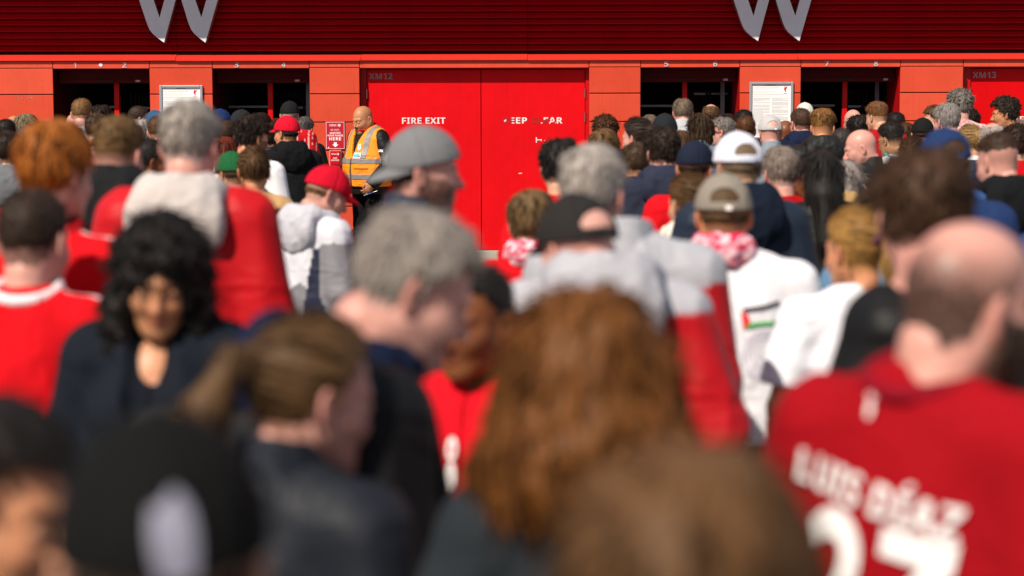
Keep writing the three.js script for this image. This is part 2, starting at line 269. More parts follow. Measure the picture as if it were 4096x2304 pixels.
let doorNo = 0;
for (const [kind, p0, p1] of gaps) {
  const a = wx(p0), b = wx(p1);
  if (kind === 'door') {
    const z = -0.14, d = sub('fire_exit_door', building), no = doorNo++;
    d.userData.label = no ? 'fire exit door at the right edge marked XM13' : 'double fire exit door marked XM12 with worn white words';
    const off = no ? 600.9 : 0, P = (p) => wx(p + off, z), top = wy(69.6, z);
    mesh('door_frame', mergeGeometries([box(a, P(367.4), PLINTH, BOTF, z - 0.05, z + 0.02), box(P(585.3), b, PLINTH, BOTF, z - 0.05, z + 0.02), box(P(367.4), P(585.3), top + 0.006, BOTF, z - 0.05, z + 0.016)]), M.frame, d);
    mesh('door_leaf', box(P(367.9), P(481), PLINTH + 0.005, top, z - 0.05, z, 0.004), no ? M.doorB : M.door, d);
    mesh('door_leaf', box(P(481.6), P(584.9), PLINTH + 0.005, top, z - 0.05, z, 0.004), no ? M.doorB : M.door, d);
    for (const hy of [93.5, 117.5, 180, 225]) for (const hx of [584.9, 367.4]) { const c = new THREE.CylinderGeometry(0.011, 0.011, 0.1, 10); c.translate(P(hx), wy(hy, z), z + 0.024); mesh('hinge', c, M.hinge, d); }
    decal('lettering', word(no ? 'XM13' : 'XM12', '#8f8388'), P(369.6), P(393.5), wy(79.2, z), wy(72.6, z), z + 0.003, d, 0.6);
    decal('lettering', word('FIRE EXIT', '#d8d2d4'), P(401.9), P(446.2), wy(123.9, z), wy(117, z), z + 0.003, d, 0.6);
    const keep = canvasTex(1024, 128, (g) => {
      g.clearRect(0, 0, 1024, 128); g.font = 'bold 100px sans-serif'; g.fillStyle = '#9c0a10'; fitText(g, 'KEEP CLEAR', 6, 122, 1012, 116);
      g.save(); g.beginPath(); g.moveTo(20, 60); g.lineTo(60, 40); g.lineTo(52, 90); g.lineTo(24, 96); g.closePath(); g.rect(150, 0, 262, 128); g.moveTo(640, 0); g.lineTo(1024, 0); g.lineTo(1024, 128); g.lineTo(900, 128); g.lineTo(880, 70); g.lineTo(850, 128); g.lineTo(780, 128); g.lineTo(820, 60); g.lineTo(700, 50); g.lineTo(690, 128); g.lineTo(650, 128); g.closePath(); g.clip();
      g.fillStyle = '#dcd6d8'; fitText(g, 'KEEP CLEAR', 6, 122, 1012, 116); g.restore();
    });
    if (!no) {
      decal('lettering', keep, P(503), P(562.8), wy(123.9, z), wy(117, z), z + 0.003, d, 0.6);
      const chip = canvasTex(256, 256, (g) => { g.clearRect(0, 0, 256, 256); g.fillStyle = '#dcd2d2'; g.fillRect(40, 20, 22, 150); g.fillRect(40, 80, 120, 24); g.fillRect(150, 70, 14, 60); g.beginPath(); g.arc(225, 110, 9, 0, 7); g.arc(205, 180, 6, 0, 7); g.fill(); });
      decal('scuff_mark', chip, P(534), P(546), wy(146, z), wy(136.5, z), z + 0.003, d, 0.6);
      const dash = canvasTex(64, 16, (g) => { g.clearRect(0, 0, 64, 16); g.fillStyle = '#e0d6d4'; g.beginPath(); g.ellipse(32, 8, 28, 5, -0.05, 0, 7); g.fill(); });
      decal('scuff_mark', dash, P(518), P(522.6), wy(174, z), wy(172.6, z), z + 0.003, d, 0.6);
    }
    mesh('door_backing', box(a, b, PLINTH, BOTF + 0.02, -0.75, z - 0.055), M.back, building);
    continue;
  }
  const t = sub('turnstile_opening', building);
  t.userData.label = `dark turnstile opening under the numbers ${['1 and 2', '3 and 4', '5 and 6', '7 and 8'][gaps.filter((g) => g[0] === 'turnstile').findIndex((g) => g[1] === p0)]}`;
  const zs = -0.22, zp = -0.38, mid = wx(p0 + (p1 - p0) * (p0 < 300 ? 0.655 : 0.445) - (p0 > 200 && p0 < 300 ? 6 : 0), zp);
  mesh('shutter_box', mergeGeometries([box(a + 0.012, b - 0.012, wy(78.5, zs), BOTF, zs - 0.14, zs - 0.012), box(a + 0.012, b - 0.012, wy(82.5, zs), wy(78.5, zs) + 0.002, zs - 0.14, zs, 0.004)]), M.shutter, t);
  for (const q of [0.18, 0.46, 0.75]) { const bolt = new THREE.CylinderGeometry(0.009, 0.009, 0.012, 8); bolt.rotateX(Math.PI / 2); bolt.translate(mix(a, b, q), wy(77.3, zs), zs - 0.006); mesh('bolt', bolt, M.dark, t); }
  mesh('lock_plate', box(mix(a, b, 0.4), mix(a, b, 0.58), wy(80.9, zs), wy(78.9, zs), zs, zs + 0.006, 0.003), M.back, t);
  const stick = canvasTex(64, 24, (g) => { g.fillStyle = '#cfc8c6'; g.fillRect(0, 0, 64, 24); g.fillStyle = '#555'; for (let i = 0; i < 5; i++) g.fillRect(3 + i * 3, 4, 2, 16); for (let i = 0; i < 3; i++) g.fillRect(24, 5 + i * 6, 34, 2); });
  decal('sticker', stick, wx(p0 + 82, zs), wx(p0 + 86.6, zs), wy(81.1, zs), wy(79.2, zs), zs + 0.003, t, 0.7);
  mesh('centre_post', box(mid - 0.027, mid + 0.027, 0, BOTF, zp - 0.06, zp, 0.004), M.post, t);
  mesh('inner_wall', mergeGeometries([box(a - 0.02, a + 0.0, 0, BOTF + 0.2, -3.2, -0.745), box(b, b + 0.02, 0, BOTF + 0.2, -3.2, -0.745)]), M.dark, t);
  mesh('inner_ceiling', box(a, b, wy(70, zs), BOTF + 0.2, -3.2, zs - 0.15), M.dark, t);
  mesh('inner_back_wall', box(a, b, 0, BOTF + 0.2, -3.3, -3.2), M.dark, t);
  for (const [q0, q1, yy] of [[0.02, 0.5, 106], [0.62, 0.99, p0 > 600 && p0 < 700 ? 94 : 107]]) mesh('gate_rail', box(mix(a, b, q0), mix(a, b, q1), wy(yy + 1.4, -1), wy(yy - 1.2, -1), -1.05, -1.0, 0.006), M.steel, t);
  for (let i = 0; i < 9; i++) { const c = new THREE.CylinderGeometry(0.012, 0.012, 1.9, 8); c.translate(mid + 0.06 + i * 0.034, 0.95, -0.9 - 0.15 * Math.sin(i * 0.35)); mesh('gate_bar', c, M.dark, t); }
  mesh('gate_upright', box(b - 0.12, b - 0.075, 0, BOTF, -0.85, -0.8), M.steel, t);
}
// gate numbers on the fascia, a worn roundel between 1 and 2
[['1', 78.5], ['2', 126.5], ['3', 238.3], ['4', 285], ['5', 665.8], ['6', 714.4], ['7', 825.5], ['8', 874.2]].forEach(([n, p]) => {
  const tx = canvasTex(128, 128, (g) => { g.clearRect(0, 0, 128, 128); g.fillStyle = '#b8aeb4'; g.font = 'bold 120px sans-serif'; fitText(g, n, 6, 124, n === '1' ? 66 : 116, 120); });
  decal('gate_number', tx, wx(p - 2.4), wx(p + 2.4), wy(67), wy(61.4), 0.004, building, 0.6);
});
{
  const tx = canvasTex(64, 64, (g) => { g.clearRect(0, 0, 64, 64); g.fillStyle = '#dcd2d8'; g.beginPath(); g.arc(34, 30, 26, 0, 7); g.fill(); g.clearRect(0, 40, 20, 24); g.clearRect(26, 50, 8, 14); });
  decal('worn_roundel', tx, wx(100.6), wx(105.2), wy(66.6), wy(62.1), 0.004, building, 0.6);
  const sc = canvasTex(256, 32, (g) => { g.clearRect(0, 0, 256, 32); for (let i = 0; i < 90; i++) { g.fillStyle = ['#d8c8b8', '#5a3a34', '#a87868'][i % 3]; const x = rnd() < 0.5 ? rr(4, 96) : rr(158, 252); g.fillRect(x, rr(2, 26), rr(3, 12), rr(1, 4)); } });
  decal('scuff_mark', sc, wx(17), wx(35), wy(98.2), wy(95.6), 0.005, building, 0.7);
}

// ---------------------------------------------------------------- signs on the wall
function bigLetter(dx, label) {
  const z = 0.06, q = (x, y) => { const p = onZ(x / 10.06 + dx, y / 10.06 + (dx ? -1.6 : 0), z); return new THREE.Vector2(p.x, p.y); };
  const s = new THREE.Shape([q(1213, -560), q(1400, 0), q(1440, 120), q(1465, 195), q(1485, 252), q(1506, 300), q(1536, 338), q(1590, 385), q(1650, 428), q(1765, 0), q(1793, -105), q(1825, 0), q(1862, 120), q(1884, 195), q(1904, 252), q(1925, 300), q(1955, 338), q(2008, 385), q(2066, 428), q(2190, 0), q(2352, -560), q(2235, -560), q(2025, 175), q(1790, -500), q(1605, 178), q(1356, -560)]);
  const g = new THREE.ExtrudeGeometry(s, { depth: 0.112, bevelEnabled: true, bevelThickness: 0.003, bevelSize: 0.003, bevelSegments: 1 });
  metreUV(g);
  g.translate(0, 0, z - 0.115);
  const t = thing('letter_sign', label, 'letter sign', 'big letters on the louvres');
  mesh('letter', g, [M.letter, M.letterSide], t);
  for (const [x, y] of [[1650, 300], [2066, 300], [1500, 60], [1920, 60]]) { const p = q(x, y), c = new THREE.CylinderGeometry(0.012, 0.012, 0.07, 8); c.rotateX(Math.PI / 2); c.translate(p.x, p.y, -0.085); mesh('bracket', c, M.steel, t); }
}
bigLetter(0, 'grey metal letter W on the louvres at the left, above turnstiles 1 to 4');
bigLetter(594, 'grey metal letter W on the louvres at the right, above turnstiles 5 to 8');

function bird(g, x, y, s) { g.save(); g.translate(x, y); g.scale(s, s); g.fillStyle = '#c0202c'; g.beginPath(); g.moveTo(0, 0); g.lineTo(6, -10); g.lineTo(2, -16); g.lineTo(10, -18); g.lineTo(14, -10); g.lineTo(24, -22); g.lineTo(22, -6); g.lineTo(14, 6); g.lineTo(16, 18); g.lineTo(12, 30); g.lineTo(8, 18); g.lineTo(4, 10); g.closePath(); g.fill(); g.fillRect(0, 34, 24, 4); g.restore(); }
function notice(p0, p1, top, bottom, label, sd) {
  const t = thing('notice_board', label, 'notice board', 'framed notices between the turnstiles');
  const x0 = wx(p0), x1 = wx(p1), y1 = wy(top), y0 = wy(bottom), w = 0.028;
  mesh('frame', mergeGeometries([box(x0, x0 + w, y0, y1, 0.004, 0.03, 0.006), box(x1 - w, x1, y0, y1, 0.004, 0.03, 0.006), box(x0 + w, x1 - w, y1 - w, y1, 0.004, 0.03, 0.006), box(x0 + w, x1 - w, y0, y0 + w, 0.004, 0.03, 0.006)]), M.alu, t);
  const tx = canvasTex(512, 768, (g) => {
    g.fillStyle = '#eeeff1'; g.fillRect(0, 0, 512, 768); g.fillStyle = '#333'; g.fillRect(190, 8, 130, 6); g.fillStyle = '#777'; g.fillRect(130, 22, 250, 4);
    let q = sd; const R = () => { q = (q * 16807) % 2147483647; return q / 2147483647; };
    const line = (x, y, len) => { let e = x; while (e < x + len) { const k = 6 + R() * 22; g.fillRect(e, y, Math.min(k, x + len - e), 3.2); e += k + 4; } };
    g.fillStyle = '#6c6c70'; for (const [y, l] of [[46, 340], [56, 330], [78, 250], [98, 300], [118, 210], [140, 420], [150, 400], [172, 240]]) line(18, y, l);
    for (const x of [22, 266]) for (let y = 196; y < 750; y += 9) if (R() > 0.13) line(x, y, R() > 0.2 ? 218 : 130);
    bird(g, 420, 66, 1.9);
  });
  const m = decal('notice_sheet', tx, x0 + w - 0.002, x1 - w + 0.002, y0 + w - 0.002, y1 - w + 0.002, 0.012, t, 0.35);
  mesh('backing_board', box(x0 + 0.004, x1 - 0.004, y0 + 0.004, y1 - 0.004, 0.005, 0.009), M.alu, t);
}
notice(161.2, 204.3, 84.5, 142, 'silver framed notice partly hidden by the big grey head', 77);
notice(748.4, 792.2, 82.4, 140, 'silver framed notice of small print above the pale grey cap at right', 991);

{
  const t = thing('sanitiser_sign', 'red and white hand sanitising sign on the pillar left of the fire exit', 'sign');
  const x0 = wx(326.1), x1 = wx(345.3), y1 = wy(121.1), y0 = wy(148.9);
  mesh('sign_panel', box(x0, x1, y0, y1, 0.005, 0.011, 0.002), new THREE.MeshStandardMaterial({ color: col('#b3122e'), roughness: 0.4 }), t);
  const tx = canvasTex(384, 556, (g) => {
    g.fillStyle = '#b3122e'; g.fillRect(0, 0, 384, 556); g.strokeStyle = '#f1e8ea'; g.lineWidth = 7; g.strokeRect(8, 8, 368, 540);
    g.fillStyle = '#f4eef0'; g.textAlign = 'left'; const T = (s, y, w, h, f = 'bold 90px sans-serif') => { g.font = f; fitText(g, s, 192 - w / 2, y, w, h); };
    g.font = 'bold 60px sans-serif'; fitText(g, 'SC Johnson', 74, 80, 140, 36); g.fillRect(76, 88, 136, 3); g.fillRect(234, 40, 3, 62);
    g.beginPath(); g.moveTo(256, 48); g.lineTo(300, 48); g.lineTo(300, 84); g.lineTo(278, 104); g.lineTo(256, 84); g.closePath(); g.fill(); g.fillStyle = '#b3122e'; bird(g, 268, 76, 0.75); g.fillStyle = '#f4eef0';
    T('BE SAFE.', 178, 176, 30, '90px sans-serif'); T('SANITISE', 246, 226, 38); T('YOUR HANDS', 298, 330, 38); T('HERE', 378, 246, 62);
    g.fillRect(162, 418, 60, 46); g.beginPath(); g.moveTo(128, 464); g.lineTo(256, 464); g.lineTo(192, 516); g.closePath(); g.fill();
    g.beginPath(); g.ellipse(52, 524, 14, 9, -0.6, 0, 7); g.fill();
  });
  decal('print', tx, x0 + 0.003, x1 - 0.003, y0 + 0.003, y1 - 0.003, 0.0135, t, 0.4);
  const d = thing('sanitiser_dispenser', 'red and clear hand sanitiser dispenser under the sanitising sign', 'dispenser');
  const a = wx(329.7), b = wx(342.4), t1 = wy(149.4), t0 = wy(171.8), m = (a + b) / 2;
  const clear = new THREE.MeshPhysicalMaterial({ color: col('#b98e8c'), roughness: 0.25, clearcoat: 0.5 });
  mesh('housing', box(a, b, t0 + 0.06, t1, 0.004, 0.09, 0.018), clear, d);
  const red = new THREE.MeshPhysicalMaterial({ color: col('#c20c1c'), roughness: 0.3, clearcoat: 0.6 });
  mesh('cover', box(a + 0.012, b - 0.012, t0 + 0.078, t1 - 0.004, 0.07, 0.1, 0.012), red, d);
  mesh('push_bar', box(a + 0.014, b - 0.014, t0 + 0.012, t0 + 0.064, 0.02, 0.096, 0.01), red, d);
  mesh('drip_tray', box(a + 0.004, b - 0.004, t0, t0 + 0.014, 0.004, 0.1, 0.004), clear, d);
  const pr = canvasTex(256, 256, (g) => { g.clearRect(0, 0, 256, 256); g.fillStyle = '#f4e6e8'; g.font = 'bold 60px sans-serif'; fitText(g, 'SC Johnson', 20, 70, 140, 38); g.fillRect(172, 30, 4, 54); g.fillRect(190, 34, 36, 44); fitText(g, 'HAND', 72, 160, 110, 34); fitText(g, 'SANITISER', 20, 208, 216, 34); });
  decal('print', pr, a + 0.016, b - 0.016, t0 + 0.1, t1 - 0.016, 0.1025, d, 0.4);
}

// ---------------------------------------------------------------- people: heads
// head space: origin between the ears at half the head height, face towards -z, +x is the person's right
const lerpTab = (t, tab) => { for (let i = 1; i < tab.length; i++) if (t <= tab[i][0]) { const k = clamp((t - tab[i - 1][0]) / (tab[i][0] - tab[i - 1][0]), 0, 1); return mix(tab[i - 1][1], tab[i][1], k * k * (3 - 2 * k)); } return tab[tab.length - 1][1]; };
const HAIRLINE = [[-1, 0.083], [-0.55, 0.078], [-0.35, 0.05], [-0.12, 0.032], [0.0, -0.005], [0.1, 0.03], [0.32, 0.012], [0.5, -0.045], [1, -0.072]];
const hairline = (x, y, z) => lerpTab((z - 0.005) / Math.max(Math.sqrt(x * x + z * z), 0.03), HAIRLINE);
const cranium = (x, y, z) => ell(x, y, z, [0, 0.034, 0.012], [0.0755, 0.089, 0.0955]);
function headSdf(o) {
  const fem = o.fem ? 1 : 0, wide = o.wide ?? 1;
  return (X, y, z) => {
    const x = Math.abs(X);
    let d = cranium(x, y, z);
    d = smin(d, ell(x, y, z, [0, -0.042, -0.03], [(0.058 - fem * 0.004) * wide, 0.07, 0.064]), 0.04);
    d = smin(d, cap(x, y, z, [0.05 * wide, -0.045, 0.0], [0.02, -0.095, -0.066], 0.02, 0.017), 0.03);
    d = smin(d, cap(x, y, z, [0, -0.097, -0.07], [0, -0.099, -0.074], 0.02, 0.018), 0.025);
    d = smin(d, cap(x, y, z, [0.037, -0.03, -0.064], [0.045, -0.022, -0.045], 0.022, 0.02), 0.025);
    d = smin(d, cap(x, y, z, [0.0, 0.026, -0.086], [0.04, 0.024, -0.068], 0.011, 0.01), 0.02);
    d = smax(d, -cap(x, y, z, [0.03, 0.003, -0.1], [0.036, 0.002, -0.092], 0.013, 0.012), 0.014);
    d = smin(d, Math.hypot(x - 0.031, y - 0.003, z + 0.076) - 0.0145, 0.004);
    d = smin(d, cap(x, y, z, [0, 0.012, -0.088], [0, -0.026, -0.112], 0.0075, 0.0115), 0.012);
    d = smin(d, Math.hypot(x - 0.0115, y + 0.032, z + 0.098) - 0.0085, 0.008);
    d = smin(d, cap(x, y, z, [0, -0.056, -0.094], [0.021, -0.06, -0.084], 0.0075, 0.004), 0.006);
    d = smin(d, cap(x, y, z, [0, -0.068, -0.092], [0.018, -0.067, -0.084], 0.0085, 0.004), 0.006);
    d = smax(d, -cap(x, y, z, [0, -0.0615, -0.104], [0.024, -0.0625, -0.09], 0.0022, 0.0015), 0.004);
    // neck
    d = smin(d, cap(x, y, z, [0, -0.04, 0.028], [0, -0.118, 0.036], (0.054 - fem * 0.008) * wide, (0.053 - fem * 0.009) * wide), 0.03);
    if (o.rolls) d = smin(d, cap(x, y, z, [0, -0.082, 0.06], [0.03, -0.078, 0.045], 0.034, 0.034), 0.012);
    // ear: a tilted saucer with a rim
    const ex = x - 0.079, ey = y + 0.006, ez = z - 0.016, ca = 0.9, sa = 0.44;
    const ax = ex * ca - ez * sa, az = ex * sa + ez * ca, tz = az * 0.95 + ey * -0.2, ty = ey * 0.97 + az * 0.2;
    let e = ell(ax, ty, tz, [0, 0, 0], [0.0085, 0.033, 0.0195]);
    e = smax(e, -ell(ax, ty, tz, [0.0075, 0.003, -0.002], [0.006, 0.021, 0.011]), 0.004);
    return smin(d, e, 0.006);
  };
}
const HEADS = {};
function headProto(key) {
  if (HEADS[key]) return HEADS[key];
  const o = { fem: key[0] === 'f', wide: key.includes('x') ? 1.2 : key.includes('w') ? 1.1 : 1, rolls: key.includes('r') }, fine = key.includes('d');
  const g = polygonize(headSdf(o), [-0.11, -0.205, -0.135, 0.11, 0.14, 0.13], fine ? 0.0036 : 0.0062);
  // the eyes: white, iris and upper lid line, part of the same surface list
  const p = g.attributes.position, m = [];
  for (let i = 0; i < p.count; i++) {
    const X = p.getX(i), x = Math.abs(X), y = p.getY(i), z = p.getZ(i);
    const hl = hairline(x, y, z), ear = x > 0.0785 && y < 0.03 && y > -0.045 && z > -0.012 ? 1 : 0;
    const hair = ear ? 0 : sstep(-0.006, 0.012, y - hl + (noise(X * 90, y * 90, z * 90) - 0.5) * 0.012);
    const beard = ear ? 0 : sstep(-0.012, 0.01, -0.03 - y + (x > 0.05 ? 0.025 : 0)) * sstep(0.03, 0.0, z - 0.01) * sstep(-0.135, -0.11, y) * (1 - sstep(0.03, 0.0, Math.hypot(x * 0.9, (y + 0.063) * 1.8)) * (z < -0.07 ? 1 : 0));
    const lip = z < -0.078 ? sstep(0.0125, 0.008, Math.abs(y + 0.062)) * sstep(0.026, 0.018, x) : 0;
    const brow = z < -0.055 ? sstep(0.008, 0.004, Math.abs(y - 0.0265 + (x - 0.03) * (x - 0.03) * 6)) * sstep(0.008, 0.014, x) * sstep(0.05, 0.043, x) : 0;
    const r = Math.hypot(x - 0.031, (y - 0.003) * 1.6), slit = z < -0.078 ? sstep(0.0052, 0.0036, Math.abs(y - 0.0005)) : 0, eye = slit * sstep(0.0125, 0.009, r) * 0.8, iris = slit * sstep(0.006, 0.0045, Math.hypot(x - 0.031, y - 0.002));
    const pink = Math.max(ear ? 0.8 : 0, z < -0.1 ? 0.6 : 0, sstep(0.03, 0.01, Math.hypot(x - 0.042, y + 0.025)) * (z < -0.03 ? 0.5 : 0));
    m.push(hair, beard, lip, brow, eye, iris, pink);
  }
  return HEADS[key] = { geo: g, mask: m };
}
const SKIN = { light: ['#c99b80', '#ac6c58'], pink: ['#cb978a', '#b4665a'], tan: ['#bb835f', '#96553f'], warm: ['#c98d68', '#a85a44'], brown: ['#7c4829', '#5c2d20'], dark: ['#4b2b1b', '#3a1d16'], olive: ['#b98a66', '#8e5444'] };

// ---------------------------------------------------------------- hair
const STYLES = {
  undercap: { top: 0.009, side: 0.005, amp: 0.003, f: 60, n: 420, len: 0.012, r: 0.0015, lift: 0.25, under: true },
  crew: { top: 0.010, side: 0.003, amp: 0.003, f: 60, n: 620, len: 0.014, r: 0.0015, lift: 0.6 },
  short: { top: 0.021, side: 0.008, amp: 0.005, f: 30, n: 620, len: 0.026, r: 0.0021, lift: 0.22 },
  fade: { top: 0.026, side: 0.0025, amp: 0.005, f: 30, n: 620, len: 0.022, r: 0.002, lift: 0.2, cut: 0.006 },
  messy: { top: 0.027, side: 0.011, amp: 0.012, f: 24, n: 640, len: 0.036, r: 0.0027, lift: 0.3, curl: 0.6 },
  full: { top: 0.025, side: 0.014, amp: 0.007, f: 22, n: 640, len: 0.045, r: 0.0026, lift: 0.08, curl: 0.2, drop: 0.012 },
  curly: { top: 0.033, side: 0.019, amp: 0.015, f: 44, n: 680, len: 0.03, r: 0.003, lift: 0.5, curl: 2.2, drop: 0.006 },
  spiky: { top: 0.026, side: 0.005, amp: 0.01, f: 40, n: 560, len: 0.026, r: 0.0022, lift: 0.8 },
  undercut: { top: 0.03, side: 0.002, amp: 0.005, f: 26, n: 640, len: 0.038, r: 0.0024, lift: 0.06, curl: 0.15, cut: 0.002 },
  flat: { top: 0.024, side: 0.0025, amp: 0.004, f: 50, n: 620, len: 0.014, r: 0.0018, lift: 0.6, cut: 0.008 },
  balding: { top: 0.006, side: 0.012, amp: 0.004, f: 44, n: 560, len: 0.022, r: 0.0018, lift: 0.3, bald: 0.058 },
  thin: { top: 0.010, side: 0.009, amp: 0.005, f: 44, n: 640, len: 0.022, r: 0.0016, lift: 0.35, bald: 0.03 },
  ring: { top: 0.002, side: 0.005, amp: 0.002, f: 60, n: 420, len: 0.012, r: 0.0014, lift: 0.4, ring: 0.055 },
  tied: { top: 0.014, side: 0.012, amp: 0.003, f: 30, n: 620, len: 0.06, r: 0.0024, lift: 0.02, ext: 'tail' },
  bun: { top: 0.016, side: 0.013, amp: 0.004, f: 30, n: 620, len: 0.06, r: 0.0024, lift: 0.05, ext: 'bun' },
  bob: { top: 0.026, side: 0.024, amp: 0.006, f: 30, n: 800, len: 0.09, r: 0.0026, lift: 0.05, ext: 'bob' },
  long: { top: 0.018, side: 0.016, amp: 0.002, f: 24, n: 700, len: 0.14, r: 0.0022, lift: 0.0, ext: 'long' },
  high: { top: 0.017, side: 0.001, amp: 0.003, f: 40, n: 520, len: 0.014, r: 0.0018, lift: 0.3, cut: 0.04 },
  wavy: { top: 0.034, side: 0.04, amp: 0.012, f: 24, n: 1300, len: 0.07, r: 0.0024, lift: 0.16, curl: 1.1, ext: 'wavy' },
  bigcurl: { top: 0.034, side: 0.035, amp: 0.022, f: 38, n: 1300, len: 0.045, r: 0.0024, lift: 0.4, curl: 2, ext: 'big' },
};
const EXT = {
  tail: (x, y, z) => smin(cap(x, y, z, [0, 0.055, 0.108], [0, 0.045, 0.152], 0.019, 0.017), smin(cap(x, y, z, [0, 0.045, 0.152], [0, -0.05, 0.182], 0.02, 0.037), cap(x, y, z, [0, -0.05, 0.182], [0.004, -0.2, 0.165], 0.037, 0.011), 0.02), 0.012),
  bun: (x, y, z) => ell(x, y, z, [0, 0.03, 0.125], [0.046, 0.05, 0.04]),
  bob: (x, y, z) => smax(smin(ell(x, y, z, [0, 0.01, 0.03], [0.09, 0.115, 0.09]), ell(x, y, z, [0, -0.05, 0.04], [0.092, 0.085, 0.08]), 0.03), -ell(x, y, z, [0, -0.02, -0.09], [0.07, 0.12, 0.085]), 0.02),
  long: (x, y, z) => smax(smin(ell(x, y, z, [0, -0.04, 0.055], [0.096, 0.14, 0.075]), cap(x, y, z, [0, -0.1, 0.09], [0, -0.32, 0.115], 0.075, 0.05) , 0.05), -ell(x, y, z, [0, -0.05, -0.08], [0.068, 0.15, 0.085]), 0.02),
  wavy: (x, y, z) => smax(smin(ell(x, y, z, [0, -0.02, 0.04], [0.135, 0.15, 0.11]), ell(x, y, z, [0, -0.115, 0.06], [0.165, 0.115, 0.11]), 0.05), -ell(x, y, z, [0, -0.06, -0.11], [0.062, 0.17, 0.1]), 0.02),
  big: (x, y, z) => smax(smin(smin(ell(x, y, z, [0, 0.015, 0.025], [0.112, 0.118, 0.12]), ell(x, y, z, [0, -0.12, 0.05], [0.128, 0.14, 0.09]), 0.04), ell(Math.abs(x), y, z, [0.094, -0.15, -0.02], [0.04, 0.15, 0.052]), 0.03), -ell(x, y, z, [0, -0.06, -0.115], [0.054, 0.12, 0.09]), 0.02),
};
const HAIRS = {};
function hairProto(style) {
  if (HAIRS[style]) return HAIRS[style];
  const S = STYLES[style], ext = EXT[S.ext], f = S.f;
  const sdf = (X, y, z) => {
    const x = Math.abs(X), hl = hairline(x, y, z) - (S.drop ?? 0) * (z > -0.03 ? 1 : -0.2);
    const up = S.cut !== undefined ? sstep(S.cut + 0.012, 0.115, y) : sstep(0.0, 0.1, y - 0.01 * (z > 0 ? 1 : 0)), n = fbm(X * f, y * f, z * f) - 0.5;
    let d = cranium(x, y, z) - (mix(S.side, S.top, up) + n * S.amp * 2 * mix(0.5, 1, up));
    let lim = hl - y;
    if (S.cut !== undefined) lim = Math.max(lim, S.cut - y + (z < 0 ? 0.01 : 0) + (noise(X * 60, y * 20, z * 60) - 0.5) * 0.012);
    if (S.bald) lim = Math.max(lim, S.bald - Math.hypot(x, (y - 0.115) * 0.7, z - 0.025) + n * 0.02);
    if (S.under) lim = Math.max(lim, y - 0.016 + z * 0.12);
    if (S.ring) lim = Math.max(lim, y - S.ring + (z - 0.05) * 0.25);
    d = smax(d, lim, 0.012);
    if (ext) { let e = ext(X, y, z) - n * S.amp * 1.6; d = smin(d, e, 0.02); }
    return d;
  };
  const low = S.ext === 'long' ? -0.4 : S.ext === 'wavy' ? -0.34 : ext ? -0.26 : -0.1;
  const base = polygonize(sdf, [-0.19, low, -0.16, 0.19, 0.19, 0.25], ext ? 0.0085 : 0.0068);
  const bp = base.attributes.position, bn = base.attributes.normal;
  const P = [], N = [], C = [], I = [];
  const crown = V(0.012, 0.125, 0.045);
  for (let i = 0; i < bp.count; i++) {
    const a = Math.atan2(bp.getX(i), bp.getZ(i) - 0.03);
    const k = 0.62 + 0.75 * noise(a * (8 + f * 0.15), bp.getY(i) * 12, bp.getZ(i) * 25) ;
    P.push(bp.getX(i), bp.getY(i), bp.getZ(i)); N.push(bn.getX(i), bn.getY(i), bn.getZ(i)); C.push(k, k, k);
  }
  for (const k of base.index.array) I.push(k);
  const p = V(), n = V(), fl = V(), dir = V(), sd = V(), q = V(), bend = V();
  for (let s = 0, tries = 0; s < S.n && tries < S.n * 6; tries++) {
    const i = Math.floor(rnd() * bp.count);
    p.set(bp.getX(i), bp.getY(i), bp.getZ(i)); n.set(bn.getX(i), bn.getY(i), bn.getZ(i));
    if (n.y < -0.55 || (S.cut !== undefined && p.y < S.cut + 0.035) || (!ext && cranium(p.x, p.y, p.z) < 0.0006)) continue;
    s++;
    fl.copy(p).sub(crown); if (p.y < 0.02) fl.set(0, -1, 0.0); if (S.ext === 'tail' || S.ext === 'bun') fl.set(-p.x * 6, p.z > 0.1 ? -1 : 0.1 - p.y, p.z > 0.1 ? 0 : 1);
    fl.addScaledVector(n, -fl.dot(n)); if (fl.lengthSq() < 1e-6) fl.set(0, 0, 1); fl.normalize();
    { const j = (S.ext && !S.curl ? 0.04 : 0.1) + 0.22 * (S.curl ?? 0); fl.x += rr(-1, 1) * j; fl.y += rr(-1, 1) * j; fl.z += rr(-1, 1) * j; }
    dir.copy(fl).multiplyScalar(1 - S.lift).addScaledVector(n, S.lift + rr(0, S.ext ? 0.02 : 0.1)).normalize();
    const len = S.len * rr(0.6, 1.25), R = S.r * rr(0.8, 1.4), k = rr(0.55, 1.5), curl = (S.curl ?? 0) * rr(0.6, 1.3);
    bend.set(rr(-1, 1), rr(-1, 0.3), rr(-1, 1)).normalize();
    const rings = curl > 0.5 ? 4 : 3, st = P.length / 3;
    q.copy(p).addScaledVector(n, -0.002);
    for (let r = 0; r < rings; r++) {
      const t = r / (rings - 1), rad = R * (t > 0.95 ? 0.12 : 1 - 0.35 * t);
      sd.crossVectors(dir, Math.abs(dir.y) > 0.9 ? V(1, 0, 0) : V(0, 1, 0)).normalize();
      const s2 = V().crossVectors(dir, sd);
      for (let e = 0; e < 3; e++) { const a = e * 2.0944, cx = Math.cos(a), sx = Math.sin(a); const nx = sd.x * cx + s2.x * sx, ny = sd.y * cx + s2.y * sx, nz = sd.z * cx + s2.z * sx; P.push(q.x + nx * rad, q.y + ny * rad, q.z + nz * rad); N.push(nx, ny, nz); C.push(k, k, k); }
      q.addScaledVector(dir, len / (rings - 1));
      dir.addScaledVector(bend, curl * 0.55).addScaledVector(n, -0.22 - curl * 0.1); if (S.lift < 0.6) dir.y -= 0.12; dir.normalize();
    }
